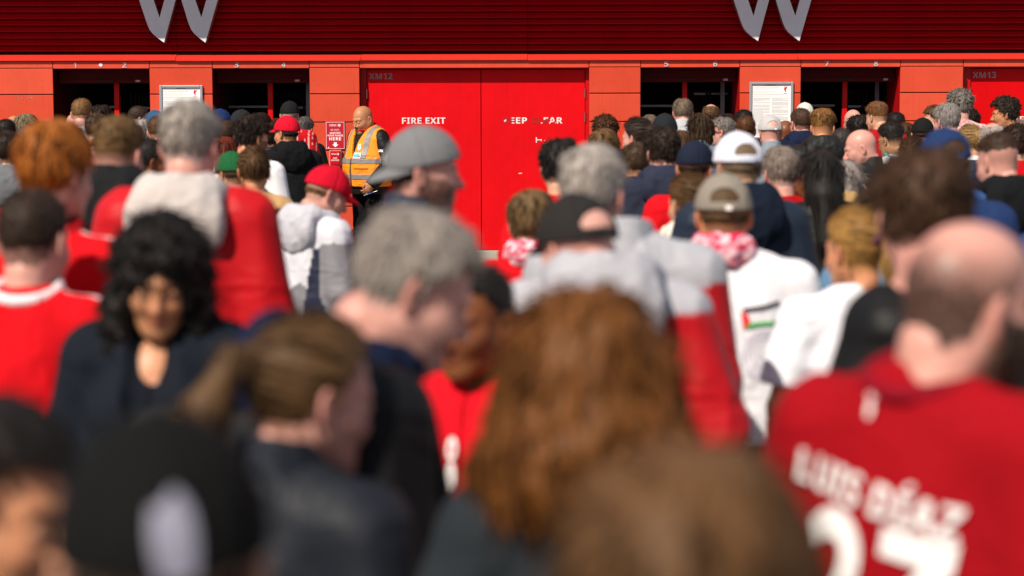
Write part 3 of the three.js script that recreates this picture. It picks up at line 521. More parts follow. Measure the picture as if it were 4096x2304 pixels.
    for (let r = 0; r < rings - 1; r++) for (let e = 0; e < 3; e++) { const a = st + r * 3 + e, b = st + r * 3 + (e + 1) % 3; I.push(a, b, a + 3, b, b + 3, a + 3); }
  }
  const g = new THREE.BufferGeometry();
  g.setAttribute('position', new THREE.Float32BufferAttribute(P, 3)); g.setAttribute('normal', new THREE.Float32BufferAttribute(N, 3)); g.setAttribute('color', new THREE.Float32BufferAttribute(C, 3));
  g.setIndex(I);
  return HAIRS[style] = g;
}
// a beard: the jaw grown outwards a little
const BEARDS = {};
function beardProto(t) {
  if (BEARDS[t]) return BEARDS[t];
  const h = headSdf({});
  const g = polygonize((X, y, z) => { const x = Math.abs(X); let d = h(X, y, z) - t - (fbm(X * 60, y * 60, z * 60) - 0.5) * 0.006; d = smax(d, y + 0.036 - (x > 0.045 ? 0.036 : 0), 0.01); d = smax(d, z - 0.008, 0.01); d = smax(d, -0.128 - y, 0.01); return smax(d, -ell(x, y, z, [0, -0.06, -0.1], [0.021, 0.012, 0.03]), 0.004); }, [-0.1, -0.14, -0.14, 0.1, 0.02, 0.04], 0.006);
  const c = new Float32Array(g.attributes.position.count * 3); for (let i = 0; i < c.length; i += 3) c[i] = c[i + 1] = c[i + 2] = rr(0.5, 1.4);
  g.setAttribute('color', new THREE.BufferAttribute(c, 3));
  return BEARDS[t] = g;
}

// ---------------------------------------------------------------- caps, glasses
const capPlane = (x, y, z) => 0.028 + z * -0.12 - y;
const capOuter = (x, y, z) => { const a = Math.atan2(x, z - 0.01), w = Math.abs(((a + Math.PI / 6) / (Math.PI / 3) % 1 + 1) % 1 - 0.5); return ell(x, y, z, [0, 0.03, 0.008], [0.092, 0.112, 0.112]) + (w > 0.46 ? 0.003 : 0) - (fbm(x * 16, y * 16, z * 16) - 0.5) * 0.008; };
const CAPS = {};
function capParts(open) {
  const k = open ? 'o' : 'c'; if (CAPS[k]) return CAPS[k];
  const hole = (x, y, z) => smax(ell(x, y, z, [0, 0.05, 0.12], [0.047, 0.037, 0.07]), 0.05 - 0.02 - y + 0.012, 0.006);
  const crown = polygonize((x, y, z) => { let d = smax(capOuter(x, y, z), capPlane(x, y, z), 0.004); if (open) d = smax(d, -Math.max(hole(x, y, z), -(cranium(x, y, z) - 0.004)), 0.003); return d; }, [-0.11, -0.01, -0.12, 0.11, 0.16, 0.14], 0.0062);
  const patch = open ? polygonize((x, y, z) => smax(smax(cranium(x, y, z) - 0.008 - (fbm(x * 60, y * 60, z * 60) - 0.5) * 0.004, hole(x, y, z) - 0.004, 0.002), 0.02 - y, 0.002), [-0.06, 0.01, 0.04, 0.06, 0.11, 0.13], 0.006) : null;
  if (patch) { const c = new Float32Array(patch.attributes.position.count * 3); for (let i = 0; i < c.length; i += 3) c[i] = c[i + 1] = c[i + 2] = rr(0.6, 1.3); patch.setAttribute('color', new THREE.BufferAttribute(c, 3)); }
  const P = [], I = [], nu = 20, nv = 6;
  for (const s of [1, -1]) for (let i = 0; i <= nu; i++) for (let j = 0; j <= nv; j++) {
    const a = (i / nu * 2 - 1) * 1.2, v = j / nv, bx = Math.sin(a) * 0.088, bz = -Math.cos(a) * 0.106 + 0.008, e = Math.pow(Math.max(Math.cos(a * 1.18), 0), 0.6);
    const x = bx * (1 - 0.12 * v), z = bz - 0.076 * v * e + 0.004;
    P.push(x, 0.041 + 0.008 * (1 - v) - 0.02 * (x / 0.08) ** 2 - 0.012 * v * v * e - (s < 0 ? 0.0035 : 0), z);
  }
  const L = (nu + 1) * (nv + 1), id = (s, i, j) => s * L + i * (nv + 1) + j;
  for (let i = 0; i < nu; i++) { for (let j = 0; j < nv; j++) { I.push(id(0, i, j), id(0, i, j + 1), id(0, i + 1, j), id(0, i + 1, j), id(0, i, j + 1), id(0, i + 1, j + 1)); I.push(id(1, i, j), id(1, i + 1, j), id(1, i, j + 1), id(1, i + 1, j), id(1, i + 1, j + 1), id(1, i, j + 1)); } I.push(id(0, i, nv), id(1, i, nv), id(0, i + 1, nv), id(0, i + 1, nv), id(1, i, nv), id(1, i + 1, nv)); }
  const brim = new THREE.BufferGeometry(); brim.setAttribute('position', new THREE.Float32BufferAttribute(P, 3)); brim.setIndex(I); brim.computeVertexNormals();
  const button = new THREE.SphereGeometry(0.008, 10, 6); button.scale(1, 0.5, 1); button.translate(0, 0.1425, 0.008);
  const strap = new RoundedBoxGeometry(0.02, 0.014, 0.006, 1, 0.002); strap.translate(0.012, 0.022, 0.1225);
  return CAPS[k] = { crown, patch, brim, button, strap };
}
const tube = (pts, r, seg = 24, rad = 6, closed = false) => new THREE.TubeGeometry(new THREE.CatmullRomCurve3(pts.map((p) => V(...p)), closed), seg, r, rad, closed);
const LENS = (() => { const out = []; for (const s of [-1, 1]) { const t = new THREE.TorusGeometry(0.023, 0.0018, 6, 22); t.scale(1, 0.82, 1); t.translate(s * 0.031, 0.0, -0.106); out.push(t, tube([[s * 0.054, 0.006, -0.104], [s * 0.07, 0.008, -0.075], [s * 0.082, 0.01, -0.01], [s * 0.084, -0.004, 0.026]], 0.0018, 14)); } out.push(tube([[-0.009, 0.004, -0.108], [0, 0.008, -0.111], [0.009, 0.004, -0.108]], 0.0018, 6)); return mergeGeometries(out); })();
const SHADES = (() => { const lens = new THREE.SphereGeometry(1, 20, 12, Math.PI * 1.12, Math.PI * 0.76, Math.PI * 0.36, Math.PI * 0.26); const l2 = new THREE.SphereGeometry(1, 32, 10, 0.12 * Math.PI, 0.76 * Math.PI, Math.PI * 0.38, Math.PI * 0.22); l2.rotateY(Math.PI); l2.scale(0.088, 0.06, 0.118); l2.translate(0, 0.0, 0.004); const fr = []; for (const s of [-1, 1]) fr.push(tube([[s * 0.06, 0.014, -0.09], [s * 0.078, 0.012, -0.05], [s * 0.086, 0.01, 0.0], [s * 0.086, -0.002, 0.028]], 0.0042, 14)); fr.push(tube([[-0.06, 0.019, -0.09], [-0.03, 0.02, -0.108], [0, 0.019, -0.114], [0.03, 0.02, -0.108], [0.06, 0.019, -0.09]], 0.0032, 16)); return { lens: l2, frame: mergeGeometries(fr) }; })();

// ---------------------------------------------------------------- bodies (1.75 m tall, feet on y = 0)
const POSES = {
  down: { e: [0.228, 1.12, 0.03], w: [0.235, 0.875, -0.05] },
  phone: { e: [0.235, 1.13, 0.0], w: [0.085, 1.14, -0.25] },
  pocket: { e: [0.275, 1.13, 0.06], w: [0.17, 0.93, -0.11] },
};
function armsOf(pose) { const p = POSES[pose]; return p.sides ?? { 1: p, '-1': { e: [-p.e[0], p.e[1], p.e[2]], w: [-p.w[0], p.w[1], p.w[2]] } }; }
function bodyField(type, arms, inflate) {
  const fem = type === 'f', big = type === 'b' ? 1 : 0, sw = fem ? 0.152 : 0.17 + big * 0.016;
  const A = Object.entries(arms).map(([s, a]) => ({ s: [+s * sw, 1.39, 0.015], e: a.e, w: a.w }));
  const torso = (X, y, z) => {
    const x = Math.abs(X);
    let d = ell(x, y, z, [0, 0.95, 0.008], [(fem ? 0.17 : 0.165) + big * 0.03, 0.13, 0.115 + big * 0.03]);
    d = smin(d, ell(x, y, z, [0, 1.12, -0.004 - big * 0.03], [(fem ? 0.128 : 0.145) + big * 0.045, 0.15, 0.102 + big * 0.045]), 0.06);
    d = smin(d, ell(x, y, z, [0, 1.29, 0.004], [(fem ? 0.142 : 0.168) + big * 0.022, 0.18, 0.118 + big * 0.02]), 0.06);
    if (fem) d = smin(d, ell(x, y, z, [0.065, 1.28, -0.1], [0.06, 0.06, 0.05]), 0.03);
    d = smin(d, cap(x, y, z, [0, 1.39, 0.018], [sw - 0.035, 1.382, 0.018], 0.064, 0.052), 0.045);
    return smin(d, cap(x, y, z, [0, 1.465, 0.03], [sw - 0.04, 1.398, 0.022], 0.042, 0.042), 0.04);
  };
  const arm = (x, y, z, sleeve, extra) => {
    let d = 9;
    for (const a of A) {
      if (sleeve === 'short') { const t = 0.72, m = [mix(a.s[0], a.e[0], t), mix(a.s[1], a.e[1], t), mix(a.s[2], a.e[2], t)]; const c = cap(x, y, z, a.s, m, 0.06 + extra, 0.062 + extra); const ux = m[0] - a.s[0], uy = m[1] - a.s[1], uz = m[2] - a.s[2], L = Math.hypot(ux, uy, uz); const along = ((x - m[0]) * ux + (y - m[1]) * uy + (z - m[2]) * uz) / L; d = Math.min(d, smax(c, along, 0.006)); continue; }
      let c = smin(cap(x, y, z, a.s, a.e, 0.056 + extra, 0.043 + extra), cap(x, y, z, a.e, a.w, 0.043 + extra, (sleeve === 'long' ? 0.036 : 0.027) + extra), 0.02);
      if (sleeve === 'long') { const ux = a.w[0] - a.e[0], uy = a.w[1] - a.e[1], uz = a.w[2] - a.e[2], L = Math.hypot(ux, uy, uz); c = smax(c, ((x - a.w[0]) * ux + (y - a.w[1]) * uy + (z - a.w[2]) * uz) / L - 0.004, 0.008); }
      d = Math.min(d, c);
    }
    return d;
  };
  const leg = (X, y, z, e) => { const x = Math.abs(X); return smin(cap(x, y, z, [0.092, 0.9, 0.008], [0.098, 0.5, -0.005], 0.086 + e, 0.058 + e), cap(x, y, z, [0.098, 0.5, -0.005], [0.105, 0.09, 0.025], 0.056 + e, 0.04 + e), 0.03); };
  return { torso, arm, leg, A, fem, big };
}
function handSdf(side, curl) {
  const F5 = [[-0.031, 0.066, 0.0086], [-0.0105, 0.076, 0.009], [0.0105, 0.071, 0.0088], [0.03, 0.057, 0.008]].map(([z, l, r], i) => {
    const pts = [[0, -0.085, z * 0.9]]; let a = curl * 0.35 + i * 0.05;
    for (const k of [0.45, 0.32, 0.23]) { const q = pts[pts.length - 1]; pts.push([q[0] - side * Math.sin(a) * l * k, q[1] - Math.cos(a) * l * k, q[2] + z * 0.06]); a += curl * 0.6; }
    return { pts, r };
  });
  const TH = [[-side * 0.004, -0.028, -0.034], [-side * 0.014, -0.058, -0.054], [-side * (0.022 + curl * 0.006), -0.09, -0.055 + curl * 0.012]];
  return (x, y, z) => {
    let d = ell(x, y, z, [0, -0.05, 0], [0.0165, 0.052, 0.043]);
    d = smin(d, cap(x, y, z, [0, 0.03, 0], [0, -0.02, 0], 0.026, 0.026), 0.03);
    for (const f of F5) { let q = 9; for (let i = 0; i < 3; i++) q = smin(q, cap(x, y, z, f.pts[i], f.pts[i + 1], f.r * (1 - i * 0.08), f.r * (0.92 - i * 0.08)), 0.004); d = smin(d, q, 0.005); }
    const t = smin(cap(x, y, z, TH[0], TH[1], 0.014, 0.0105), cap(x, y, z, TH[1], TH[2], 0.0105, 0.0085), 0.006);
    return smin(d, t, 0.012);
  };
}
const HANDS = {};
function handGeo(side, curl, cell) { const k = side + '/' + curl + '/' + cell; return HANDS[k] ??= polygonize(handSdf(side, curl), [-0.08, -0.19, -0.085, 0.08, 0.06, 0.065], cell); }
function placeHand(g, a, twist = 0) {
  const y = V(a.e[0] - a.w[0], a.e[1] - a.w[1], a.e[2] - a.w[2]).normalize(), z = V(0, 0, 1); if (Math.abs(y.z) > 0.85) z.set(0, 1, 0);
  const x = V().crossVectors(y, z).normalize(); z.crossVectors(x, y);
  const m = new THREE.Matrix4().makeBasis(x, y, z).multiply(new THREE.Matrix4().makeRotationY(twist)).setPosition(a.w[0], a.w[1], a.w[2]);
  return g.clone().applyMatrix4(m);
}
const BODIES = {};
function bodyProto(type, pose, fine) {
  const key = type + pose; if (BODIES[key]) return BODIES[key];
  const F0 = bodyField(type, armsOf(pose)), f = F0;
  const sdf = (x, y, z) => { let d = smin(f.torso(x, y, z), f.arm(x, y, z, '', -0.004), 0.03); d = smin(d, f.leg(x, y, z, -0.004), 0.04); d = smin(d, cap(x, y, z, [0, 1.42, 0.03], [0, 1.53, 0.028], f.fem ? 0.05 : 0.06, f.fem ? 0.046 : 0.056), 0.03); const X = Math.abs(x); return smin(d, cap(X, y, z, [0.105, 0.05, 0.04], [0.115, 0.035, -0.12], 0.04, 0.032), 0.03); };
  const parts = [polygonize((x, y, z) => sdf(x, y, z) + 0.006, [-0.42, 0, -0.36, 0.42, 1.56, 0.2], fine ? 0.016 : 0.027)];
  for (const s of [1, -1]) { const a = f.A[s === 1 ? Object.keys(armsOf(pose)).indexOf('1') : Object.keys(armsOf(pose)).indexOf('-1')]; parts.push(placeHand(handGeo(s, POSES[pose].curl ?? 0.5, fine ? 0.004 : 0.0085), a, s * (POSES[pose].twist ?? 0))); }
  for (const p of parts) { p.deleteAttribute('uv'); }
  return BODIES[key] = { geo: mergeGeometries(parts), f };
}
// clothes over a body: same field, grown outwards, with folds
const foldNoise = (x, y, z) => { const n = noise(x * 7 + 3, y * 5 + x * 4, z * 7), m = noise(x * 15, y * 11 - x * 6, z * 15 + 8); return (0.5 - Math.abs(n - 0.5) * 2) * 0.010 + (0.5 - Math.abs(m - 0.5) * 2) * 0.006; };
const CLOTHES = {};
const KIND = { tee: { t: 0.010, sl: 'short', hem: 0.86, loose: 0.012 }, jersey: { t: 0.012, sl: 'short', hem: 0.85, loose: 0.016 }, top: { t: 0.014, sl: 'long', hem: 0.86, loose: 0.012 }, hoodie: { t: 0.02, sl: 'long', hem: 0.85, loose: 0.016 }, jacket: { t: 0.021, sl: 'long', hem: 0.82, loose: 0.016 }, cardigan: { t: 0.024, sl: 'long', hem: 0.82, loose: 0.016, open: true }, vest: { t: 0.042, sl: 'none', hem: 0.9, loose: 0.02 } };
function clothField(type, pose, kind) {
  const f = bodyField(type, armsOf(pose)), K = KIND[kind];
  return (x, y, z) => {
    const drape = ell(x, y, z, [0, 1.02, 0], [0.17 + K.loose + f.big * 0.04, 0.36, 0.118 + K.loose + f.big * 0.05]);
    let d = smin(f.torso(x, y, z), drape, 0.05);
    if (K.sl === 'none') { d = smin(d, 9, 0.05); for (const a of f.A) d = smax(d, -cap(x, y, z, [a.s[0] * 1.16, 1.38, a.s[2]], [a.s[0] * 1.42, 1.2, a.s[2]], 0.075, 0.08), 0.012); }
    else d = smin(d, f.arm(x, y, z, K.sl, K.t * 0.35), 0.035);
    d = d - K.t - foldNoise(x, y, z) * (kind === 'jacket' ? 1.2 : 1);
    d = smax(d, K.hem - y, 0.01);
    if (K.open) d = smax(d, -cap(x, y, z, [0, 1.5, -0.11], [0, 1.3, -0.19], 0.085, 0.055), 0.008);
    return smax(d, -cap(x, y, z, [0, 1.49, -0.075], [0, 1.6, 0.03], 0.056, 0.09), 0.012);
  };
}
function cloth(type, pose, kind, cell = 0.0185) { const k = [type, pose, kind, cell].join(); return CLOTHES[k] ??= garmentUV(polygonize(clothField(type, pose, kind), [-0.46, 0.78, -0.4, 0.46, 1.58, 0.26], cell)); }
const TROUSERS = {};
const trousers = (type) => TROUSERS[type] ??= garmentUV(polygonize((x, y, z) => { const f = TROUSERS.f0 ??= bodyField('m', armsOf('down')); let d = smin(ell(Math.abs(x), y, z, [0, 0.95, 0.008], [0.172 + (type === 'b' ? 0.03 : 0), 0.13, 0.122 + (type === 'b' ? 0.03 : 0)]), f.leg(x, y, z, 0.012), 0.03) - 0.006 - foldNoise(x, y, z) * 0.8; return smax(smax(d, y - 1.0, 0.01), 0.07 - y, 0.01); }, [-0.26, 0.03, -0.2, 0.26, 1.04, 0.2], 0.028));
const SHOE = (() => { const s = polygonize((x, y, z) => smax(smin(cap(x, y, z, [0, 0.045, 0.045], [0, 0.05, -0.02], 0.045, 0.048), cap(x, y, z, [0, 0.03, -0.03], [0.006, 0.026, -0.14], 0.046, 0.036), 0.03), 0.004 - y, 0.004), [-0.07, -0.01, -0.2, 0.07, 0.12, 0.12], 0.014); const a = s.clone(), b = s.clone(); a.translate(0.108, 0, 0); b.translate(-0.108, 0, 0); return [a, b]; })();
// hoods and collars
const HOOD = garmentUV(polygonize((X, y, z) => { const x = Math.abs(X); let d = smin(cap(x, y, z, [0.075, 1.455, -0.085], [0.112, 1.475, 0.0], 0.03, 0.036), cap(x, y, z, [0.112, 1.475, 0.0], [0.075, 1.5, 0.085], 0.036, 0.038), 0.03); d = smin(d, cap(x, y, z, [0.075, 1.5, 0.085], [0, 1.505, 0.11], 0.036, 0.04), 0.03); d = smin(d, ell(x, y, z, [0, 1.42, 0.135], [0.135, 0.115, 0.05]), 0.035); d = smax(d, -ell(x, y, z, [0, 1.54, 0.085], [0.075, 0.06, 0.035]), 0.02); return d - foldNoise(x * 1.4, y * 1.6, z * 1.4) * 1.3; }, [-0.2, 1.27, -0.16, 0.2, 1.58, 0.24], 0.0125));
const COLLAR = garmentUV(polygonize((X, y, z) => { const a = Math.atan2(X, z), top = 1.52 + 0.022 * Math.cos(a); const r = Math.hypot(X / 0.94, z - 0.022), R = 0.077 + (y - 1.48) * -0.2; return smax(smax(Math.abs(r - R) - 0.009, y - top - 0.008, 0.006), 1.44 - y, 0.006) - (noise(X * 20, y * 20, z * 20) - 0.5) * 0.004; }, [-0.12, 1.42, -0.1, 0.12, 1.57, 0.14], 0.009));
const RIB = (() => { const t = new THREE.TorusGeometry(0.083, 0.016, 8, 36); t.rotateX(Math.PI / 2 + 0.28); t.scale(0.96, 1, 1.0); t.translate(0, 1.487, 0.014); return garmentUV(t); })();
const SCARF = garmentUV(polygonize((x, y, z) => { const r = Math.hypot(x / 1.0, z - 0.02), yy = y - 1.495 - 0.012 * Math.cos(Math.atan2(x, z)); return Math.hypot((r - 0.083) * 0.95, yy * 0.6) - 0.027 - foldNoise(x * 2.4, y * 3, z * 2.4) * 1.6; }, [-0.16, 1.42, -0.14, 0.16, 1.58, 0.18], 0.011));

const wrinkle = dataTex(512, (u, v) => { const q = tile(u, v, 5, 31) * 0.9; const a = 1 - Math.abs(tile(u + q * 0.1, v + q * 0.14, 7, 21) * 2 - 1), b = 1 - Math.abs(tile(u - q * 0.08, v + q * 0.1, 15, 22) * 2 - 1), w = tile(u, v, 128, 23); const k = a * 0.55 + b * 0.35 + w * 0.1; return [k, k, k]; }, false);
const clothTone = dataTex(256, (u, v) => { const k = 0.88 + 0.12 * (tile(u, v, 9, 41) * 0.5 + tile(u, v, 60, 42) * 0.5); return [k, k, k]; }, false);
const matCache = {};
function clothMat(hex, shiny) { return matCache[hex + shiny] ??= new THREE.MeshPhysicalMaterial({ color: hex === 'vc' ? col('#ffffff') : col(hex), vertexColors: hex === 'vc', roughness: shiny ? 0.55 : 0.88, specularIntensity: shiny ? 0.4 : 0.2, sheen: shiny ? 0 : 0.25, sheenColor: hex === 'vc' ? col('#888') : col(hex), sheenRoughness: 0.7, map: clothTone, bumpMap: wrinkle, bumpScale: shiny ? 0.006 : 0.006 }); }
const plainMat = (hex, rough = 0.6, metal = 0) => matCache['p' + hex + rough + metal] ??= new THREE.MeshStandardMaterial({ color: col(hex), roughness: rough, metalness: metal });
const hairTone = (hex) => { const c = col(hex), l = c.r * 0.3 + c.g * 0.6 + c.b * 0.1, grey = c.b / (c.r + 1e-5) > 0.66; return c.multiplyScalar(l < 0.02 ? 1 : grey ? 0.8 : 0.52); };
const hairMat = (hex) => matCache['h' + hex] ??= new THREE.MeshPhysicalMaterial({ color: hairTone(hex), vertexColors: true, roughness: 0.6, specularIntensity: 0.4 });
const skinMat = new THREE.MeshPhysicalMaterial({ color: col('#ffffff'), vertexColors: true, roughness: 0.42, specularIntensity: 0.6 });
const TROUSER_TONES = ['#23252c', '#2c3444', '#18181b', '#4a4640', '#2e3a55'];

// a print on the front (face -1) or back (+1) of a garment: a patch that lies on its surface
function clothPatch(field, cx, cy, w, h, side, off = 0.004, nx = 16, ny = 12, angle = 0) {
  const g = new THREE.PlaneGeometry(w, h, nx, ny), p = g.attributes.position, ca = Math.cos(angle), sa = Math.sin(angle);
  for (let i = 0; i < p.count; i++) {
    const u = p.getX(i), v = p.getY(i), x = cx + side * (u * ca - v * sa), y = cy + u * sa + v * ca; let z = side * 0.34;
    for (let k = 0; k < 40; k++) { const d = field(x, y, z); if (d < 0.0008) break; z -= side * Math.min(d * 0.7, 0.04); if (side * z < -0.3) break; }
    p.setXYZ(i, x, y, z + side * off);
  }
  g.computeVertexNormals();
  return g;
}

// ---------------------------------------------------------------- putting a person together
const QUEUE = 'people in the crowd outside the turnstiles';
const D2R = Math.PI / 180;
const hairCol = { black: '#1d1918', dark: '#33261f', brown: '#57402f', mid: '#6b4c33', light: '#8d6d4a', blond: '#b8935c', ginger: '#b06a2c', auburn: '#6f3a22', grey: '#a39a95', darkgrey: '#5c5655', silver: '#bfb6b2', red: '#7c2f1c' };
const list = [];
const P = (px, py, s, label, o = {}) => list.push({ px, py, s, label, ...o });

function makePerson(o) {
  const fem = o.type === 'f', style = o.hair?.[0], capped = !!o.cap;
  const hp = headProto(o.headKey ?? (fem ? 'f' : 'm')), skin = SKIN[o.skin ?? 'light'], hc = hairTone(hairCol[o.hair?.[1]] ?? o.hair?.[1] ?? o.stubTone ?? hairCol.brown);
  const yaw = (o.yaw ?? 0), hy = o.hy ?? yaw, rel = (hy - yaw) * D2R;
  const rot = new THREE.Matrix4().makeRotationY(-rel).multiply(new THREE.Matrix4().makeRotationZ((o.roll ?? 0) * D2R)).multiply(new THREE.Matrix4().makeRotationX(-(o.pitch ?? 8) * D2R));
  const OFF = V(0, 0.115, -0.036), hk = o.head ?? (fem ? 0.95 : 1);
  // how high the head reaches over the neck
  let top = 0; const v = V();
  const tops = [hp.geo]; if (style && !capped) tops.push(hairProto(style)); if (capped) tops.push(capParts(!!o.cap.open).crown);
  for (const g of tops) { const p = g.attributes.position, ys = []; for (let i = 0; i < p.count; i += 2) { v.fromBufferAttribute(p, i).add(OFF).applyMatrix4(rot); ys.push(v.y); } ys.sort((a, b) => b - a); top = Math.max(top, ys[Math.floor(ys.length * (style && !capped ? 0.01 : 0))]); }
  const Q = o.Q, PY = 1.488 - (o.sink ?? 0), k = (Q.y - hk * top) / PY, hs = hk / k;
  const hm = new THREE.Matrix4().makeTranslation(o.lean ?? 0, PY, 0.028 - (o.fwd ?? 0)).multiply(rot).multiply(new THREE.Matrix4().makeScale(hs, hs, hs)).multiply(new THREE.Matrix4().makeTranslation(OFF.x, OFF.y, OFF.z));
  const t = thing('person', o.label, 'person', o.solo ? undefined : QUEUE);
  t.rotation.y = -yaw * D2R;
  t.scale.setScalar(k);
  const ho = V(0, 0.02, 0.01).applyMatrix4(hm).multiplyScalar(k).applyAxisAngle(V(0, 1, 0), -yaw * D2R);
  t.position.set(Q.x - ho.x, 0, Q.z - ho.z);
  // body: head, neck, trunk, limbs and hands as one mesh
  const type = o.body ?? (fem ? 'f' : 'm'), pose = o.pose ?? 'down', bp = bodyProto(type, pose, o.fine);
  let trunk = bp.geo; if (o.lean || o.fwd) { trunk = bp.geo.clone(); const p = trunk.attributes.position; for (let i = 0; i < p.count; i++) p.setX(i, p.getX(i) + (o.lean ?? 0) * sstep(1.36, 1.47, p.getY(i)) * sstep(0.13, 0.07, Math.abs(p.getX(i)))), p.setZ(i, p.getZ(i) - (o.fwd ?? 0) * sstep(1.36, 1.47, p.getY(i)) * sstep(0.13, 0.07, Math.abs(p.getX(i)))); }
  const head = hp.geo.clone().applyMatrix4(hm), geo = mergeGeometries([head, trunk]);
  const base = col(skin[0]), flush = col(skin[1]), white = col('#d8d0ca'), iris = col('#2a1c14'), lipc = col(skin[1]).lerp(col('#a0404a'), 0.35), n = hp.geo.attributes.position.count, stub = o.stub ?? (style ? (style === 'ring' || style === 'balding' || style === 'thin' ? 0.3 : 0.72) : 0.05), bd = o.beard ?? 0.12;
  const bald = style === 'balding' || style === 'thin' || style === 'ring' || o.stubTone;
  const cg = paint(geo, (c, x, y, z, nz, i) => {
    const q = 0.94 + 0.12 * noise(x * 60, y * 60, z * 60);
    c.copy(base).multiplyScalar(q).lerp(flush, 0.25 * noise(x * 14 + 3, y * 14, z * 14));
    if (i < n) {
      const m = hp.mask, b = i * 7, hx = hp.geo.attributes.position.getX(i), hyy = hp.geo.attributes.position.getY(i), hz = hp.geo.attributes.position.getZ(i);
      c.lerp(flush, 0.4 * m[b + 6]);
      const crownGap = bald ? sstep(o.stubTone ? 0.05 : 0.03, o.stubTone ? 0.115 : 0.07, Math.hypot(hx, (hyy - 0.115) * 0.7, hz - 0.025)) : 1;
      const g = (0.75 + 0.5 * noise(hx * 160, hyy * 160, hz * 160)) * (style && STYLES[style].cut !== undefined ? mix(0.12, 1.35, sstep(-0.065, 0.03, hyy)) : 1);
      c.lerp(hc, clamp(m[b] * stub * g * crownGap, 0, 0.95));
      c.lerp(hc, clamp(m[b + 1] * bd * g, 0, 0.9)); c.lerp(lipc, m[b + 2] * (fem ? 0.7 : 0.4)); c.lerp(hc, m[b + 3] * (style || bd > 0.3 ? 0.8 : 0.35)); c.lerp(white, m[b + 4]); c.lerp(iris, m[b + 5]);
    }
  });
  mesh('body', cg, skinMat, t);
  const place = (m, mat = hm) => { m.matrixAutoUpdate = false; m.matrix.copy(mat); return m; };
  if (style && !capped) { const h = place(mesh('hair', hairProto(style), hairMat(hairCol[o.hair[1]] ?? o.hair[1]), t)); if (o.tie) { const g = new THREE.TorusGeometry(0.024, 0.011, 8, 16); g.rotateX(Math.PI / 2 - 0.6); g.translate(0, 0.03, 0.135); mesh('hair_tie', g, plainMat(o.tie, 0.8), h); } if (o.scrunchie) scrunchie(h); }
  if (o.beardHair) place(mesh('beard', beardProto(o.beardHair), hairMat(hairCol[o.hair?.[1]] ?? o.hair?.[1] ?? o.stubTone ?? hairCol.dark), t));
  if (capped) {
    const C = capParts(!!o.cap.open), g = sub('cap', t), cm = clothMat(o.cap.c, false);
    if (o.cap.label) g.userData.label = o.cap.label;
    place(g, hm.clone().multiply(new THREE.Matrix4().makeRotationY(o.cap.back ? Math.PI : 0)).multiply(new THREE.Matrix4().makeRotationX((o.cap.tilt ?? 0) * D2R)));
    mesh('crown', o.cap.panel ? paint(C.crown, (c, x, y, z) => c.set(z < -0.03 || z > 9 ? o.cap.c : o.cap.panel)) : C.crown, o.cap.panel ? clothMat('vc', false) : cm, g); 
    mesh('brim', C.brim, o.cap.brim ? clothMat(o.cap.brim, false) : cm, g); mesh('button', C.button, cm, g);
    if (o.cap.open) { mesh('strap', C.strap, plainMat(o.cap.strap ?? '#cfcac4', 0.5), g); }
    if (o.cap.emblem) { const pg = clothPatch(capOuter, o.cap.emblem.x ?? 0, o.cap.emblem.y ?? 0.05, o.cap.emblem.w, o.cap.emblem.h, o.cap.emblem.side ?? 1, 0.003); mesh('emblem', pg, printMat(o.cap.emblem.tex, 0.7), g).castShadow = false; }
    if (C.patch) { const pm = place(mesh('hair', C.patch, style ? hairMat(hairCol[o.hair[1]] ?? o.hair[1]) : plainMat(skin[0], 0.5), t), hm.clone().multiply(new THREE.Matrix4().makeRotationY(o.cap.back ? Math.PI : 0))); }
    if (style) place(mesh('hair', hairProto('undercap'), hairMat(hairCol[o.hair[1]] ?? o.hair[1]), t));
  }
  if (o.glasses) place(mesh('glasses', LENS, plainMat('#1b1614', 0.4), t));
  if (o.shades) { const g = sub('sunglasses', t); place(g); mesh('lens', SHADES.lens, plainMat('#0a0a0c', 0.12), g); mesh('frame', SHADES.frame, plainMat('#c4121c', 0.35), g); }
  // clothes
  const [kind, hex, x = {}] = o.top ?? ['tee', '#22252c'];
  const cg2 = cloth(type, pose, kind, o.s > 380 ? 0.014 : x.paint ? 0.0125 : 0.0185), field = x.print || x.paint ? clothField(type, pose, kind) : null;
  const NAME = { tee: 't_shirt', jersey: 'football_shirt', top: 'sweatshirt', hoodie: 'hooded_top', jacket: 'jacket', cardigan: 'cardigan' };
  const cm = mesh(NAME[kind], x.paint ? paint(cg2, (c, a, b, d) => c.set(x.paint(a, b, d, bp.f.arm(a, b, d, '', 0) < bp.f.torso(a, b, d) + 0.004))) : cg2, clothMat(x.paint ? 'vc' : hex, !!x.shiny || kind === 'jacket'), t);
  if (x.hood) { const h = mesh('hood', HOOD, clothMat(x.hood, !!x.shiny), cm); if (x.hoodScale) { h.scale.setScalar(x.hoodScale); h.position.y = 1.47 * (1 - x.hoodScale) + 0.0; } if (x.hoodY) h.position.y += x.hoodY; if (type === 'b') h.scale.multiplyScalar(1.06), h.position.y -= 0.085; }
  if (x.fur) { const f = mesh('fur_trim', HOOD, clothMat(x.fur, false), cm); f.scale.set(0.8, 0.9, 0.9); f.position.y = 0.18; f.position.z = 0.02; }
  if (x.collar) mesh('collar', COLLAR, clothMat(x.collar, kind === 'jacket'), cm);
  if (x.rib) mesh('collar_trim', RIB, clothMat(x.rib, false), cm);
  if (x.scarf) mesh('scarf', paint(SCARF, (c, a, b, d) => c.set(x.scarf[Math.floor((noise(a * 40, b * 60, d * 40) * 3) + (b * 50)) & 1])), clothMat('vc', false), t).position.x = o.lean ?? 0;
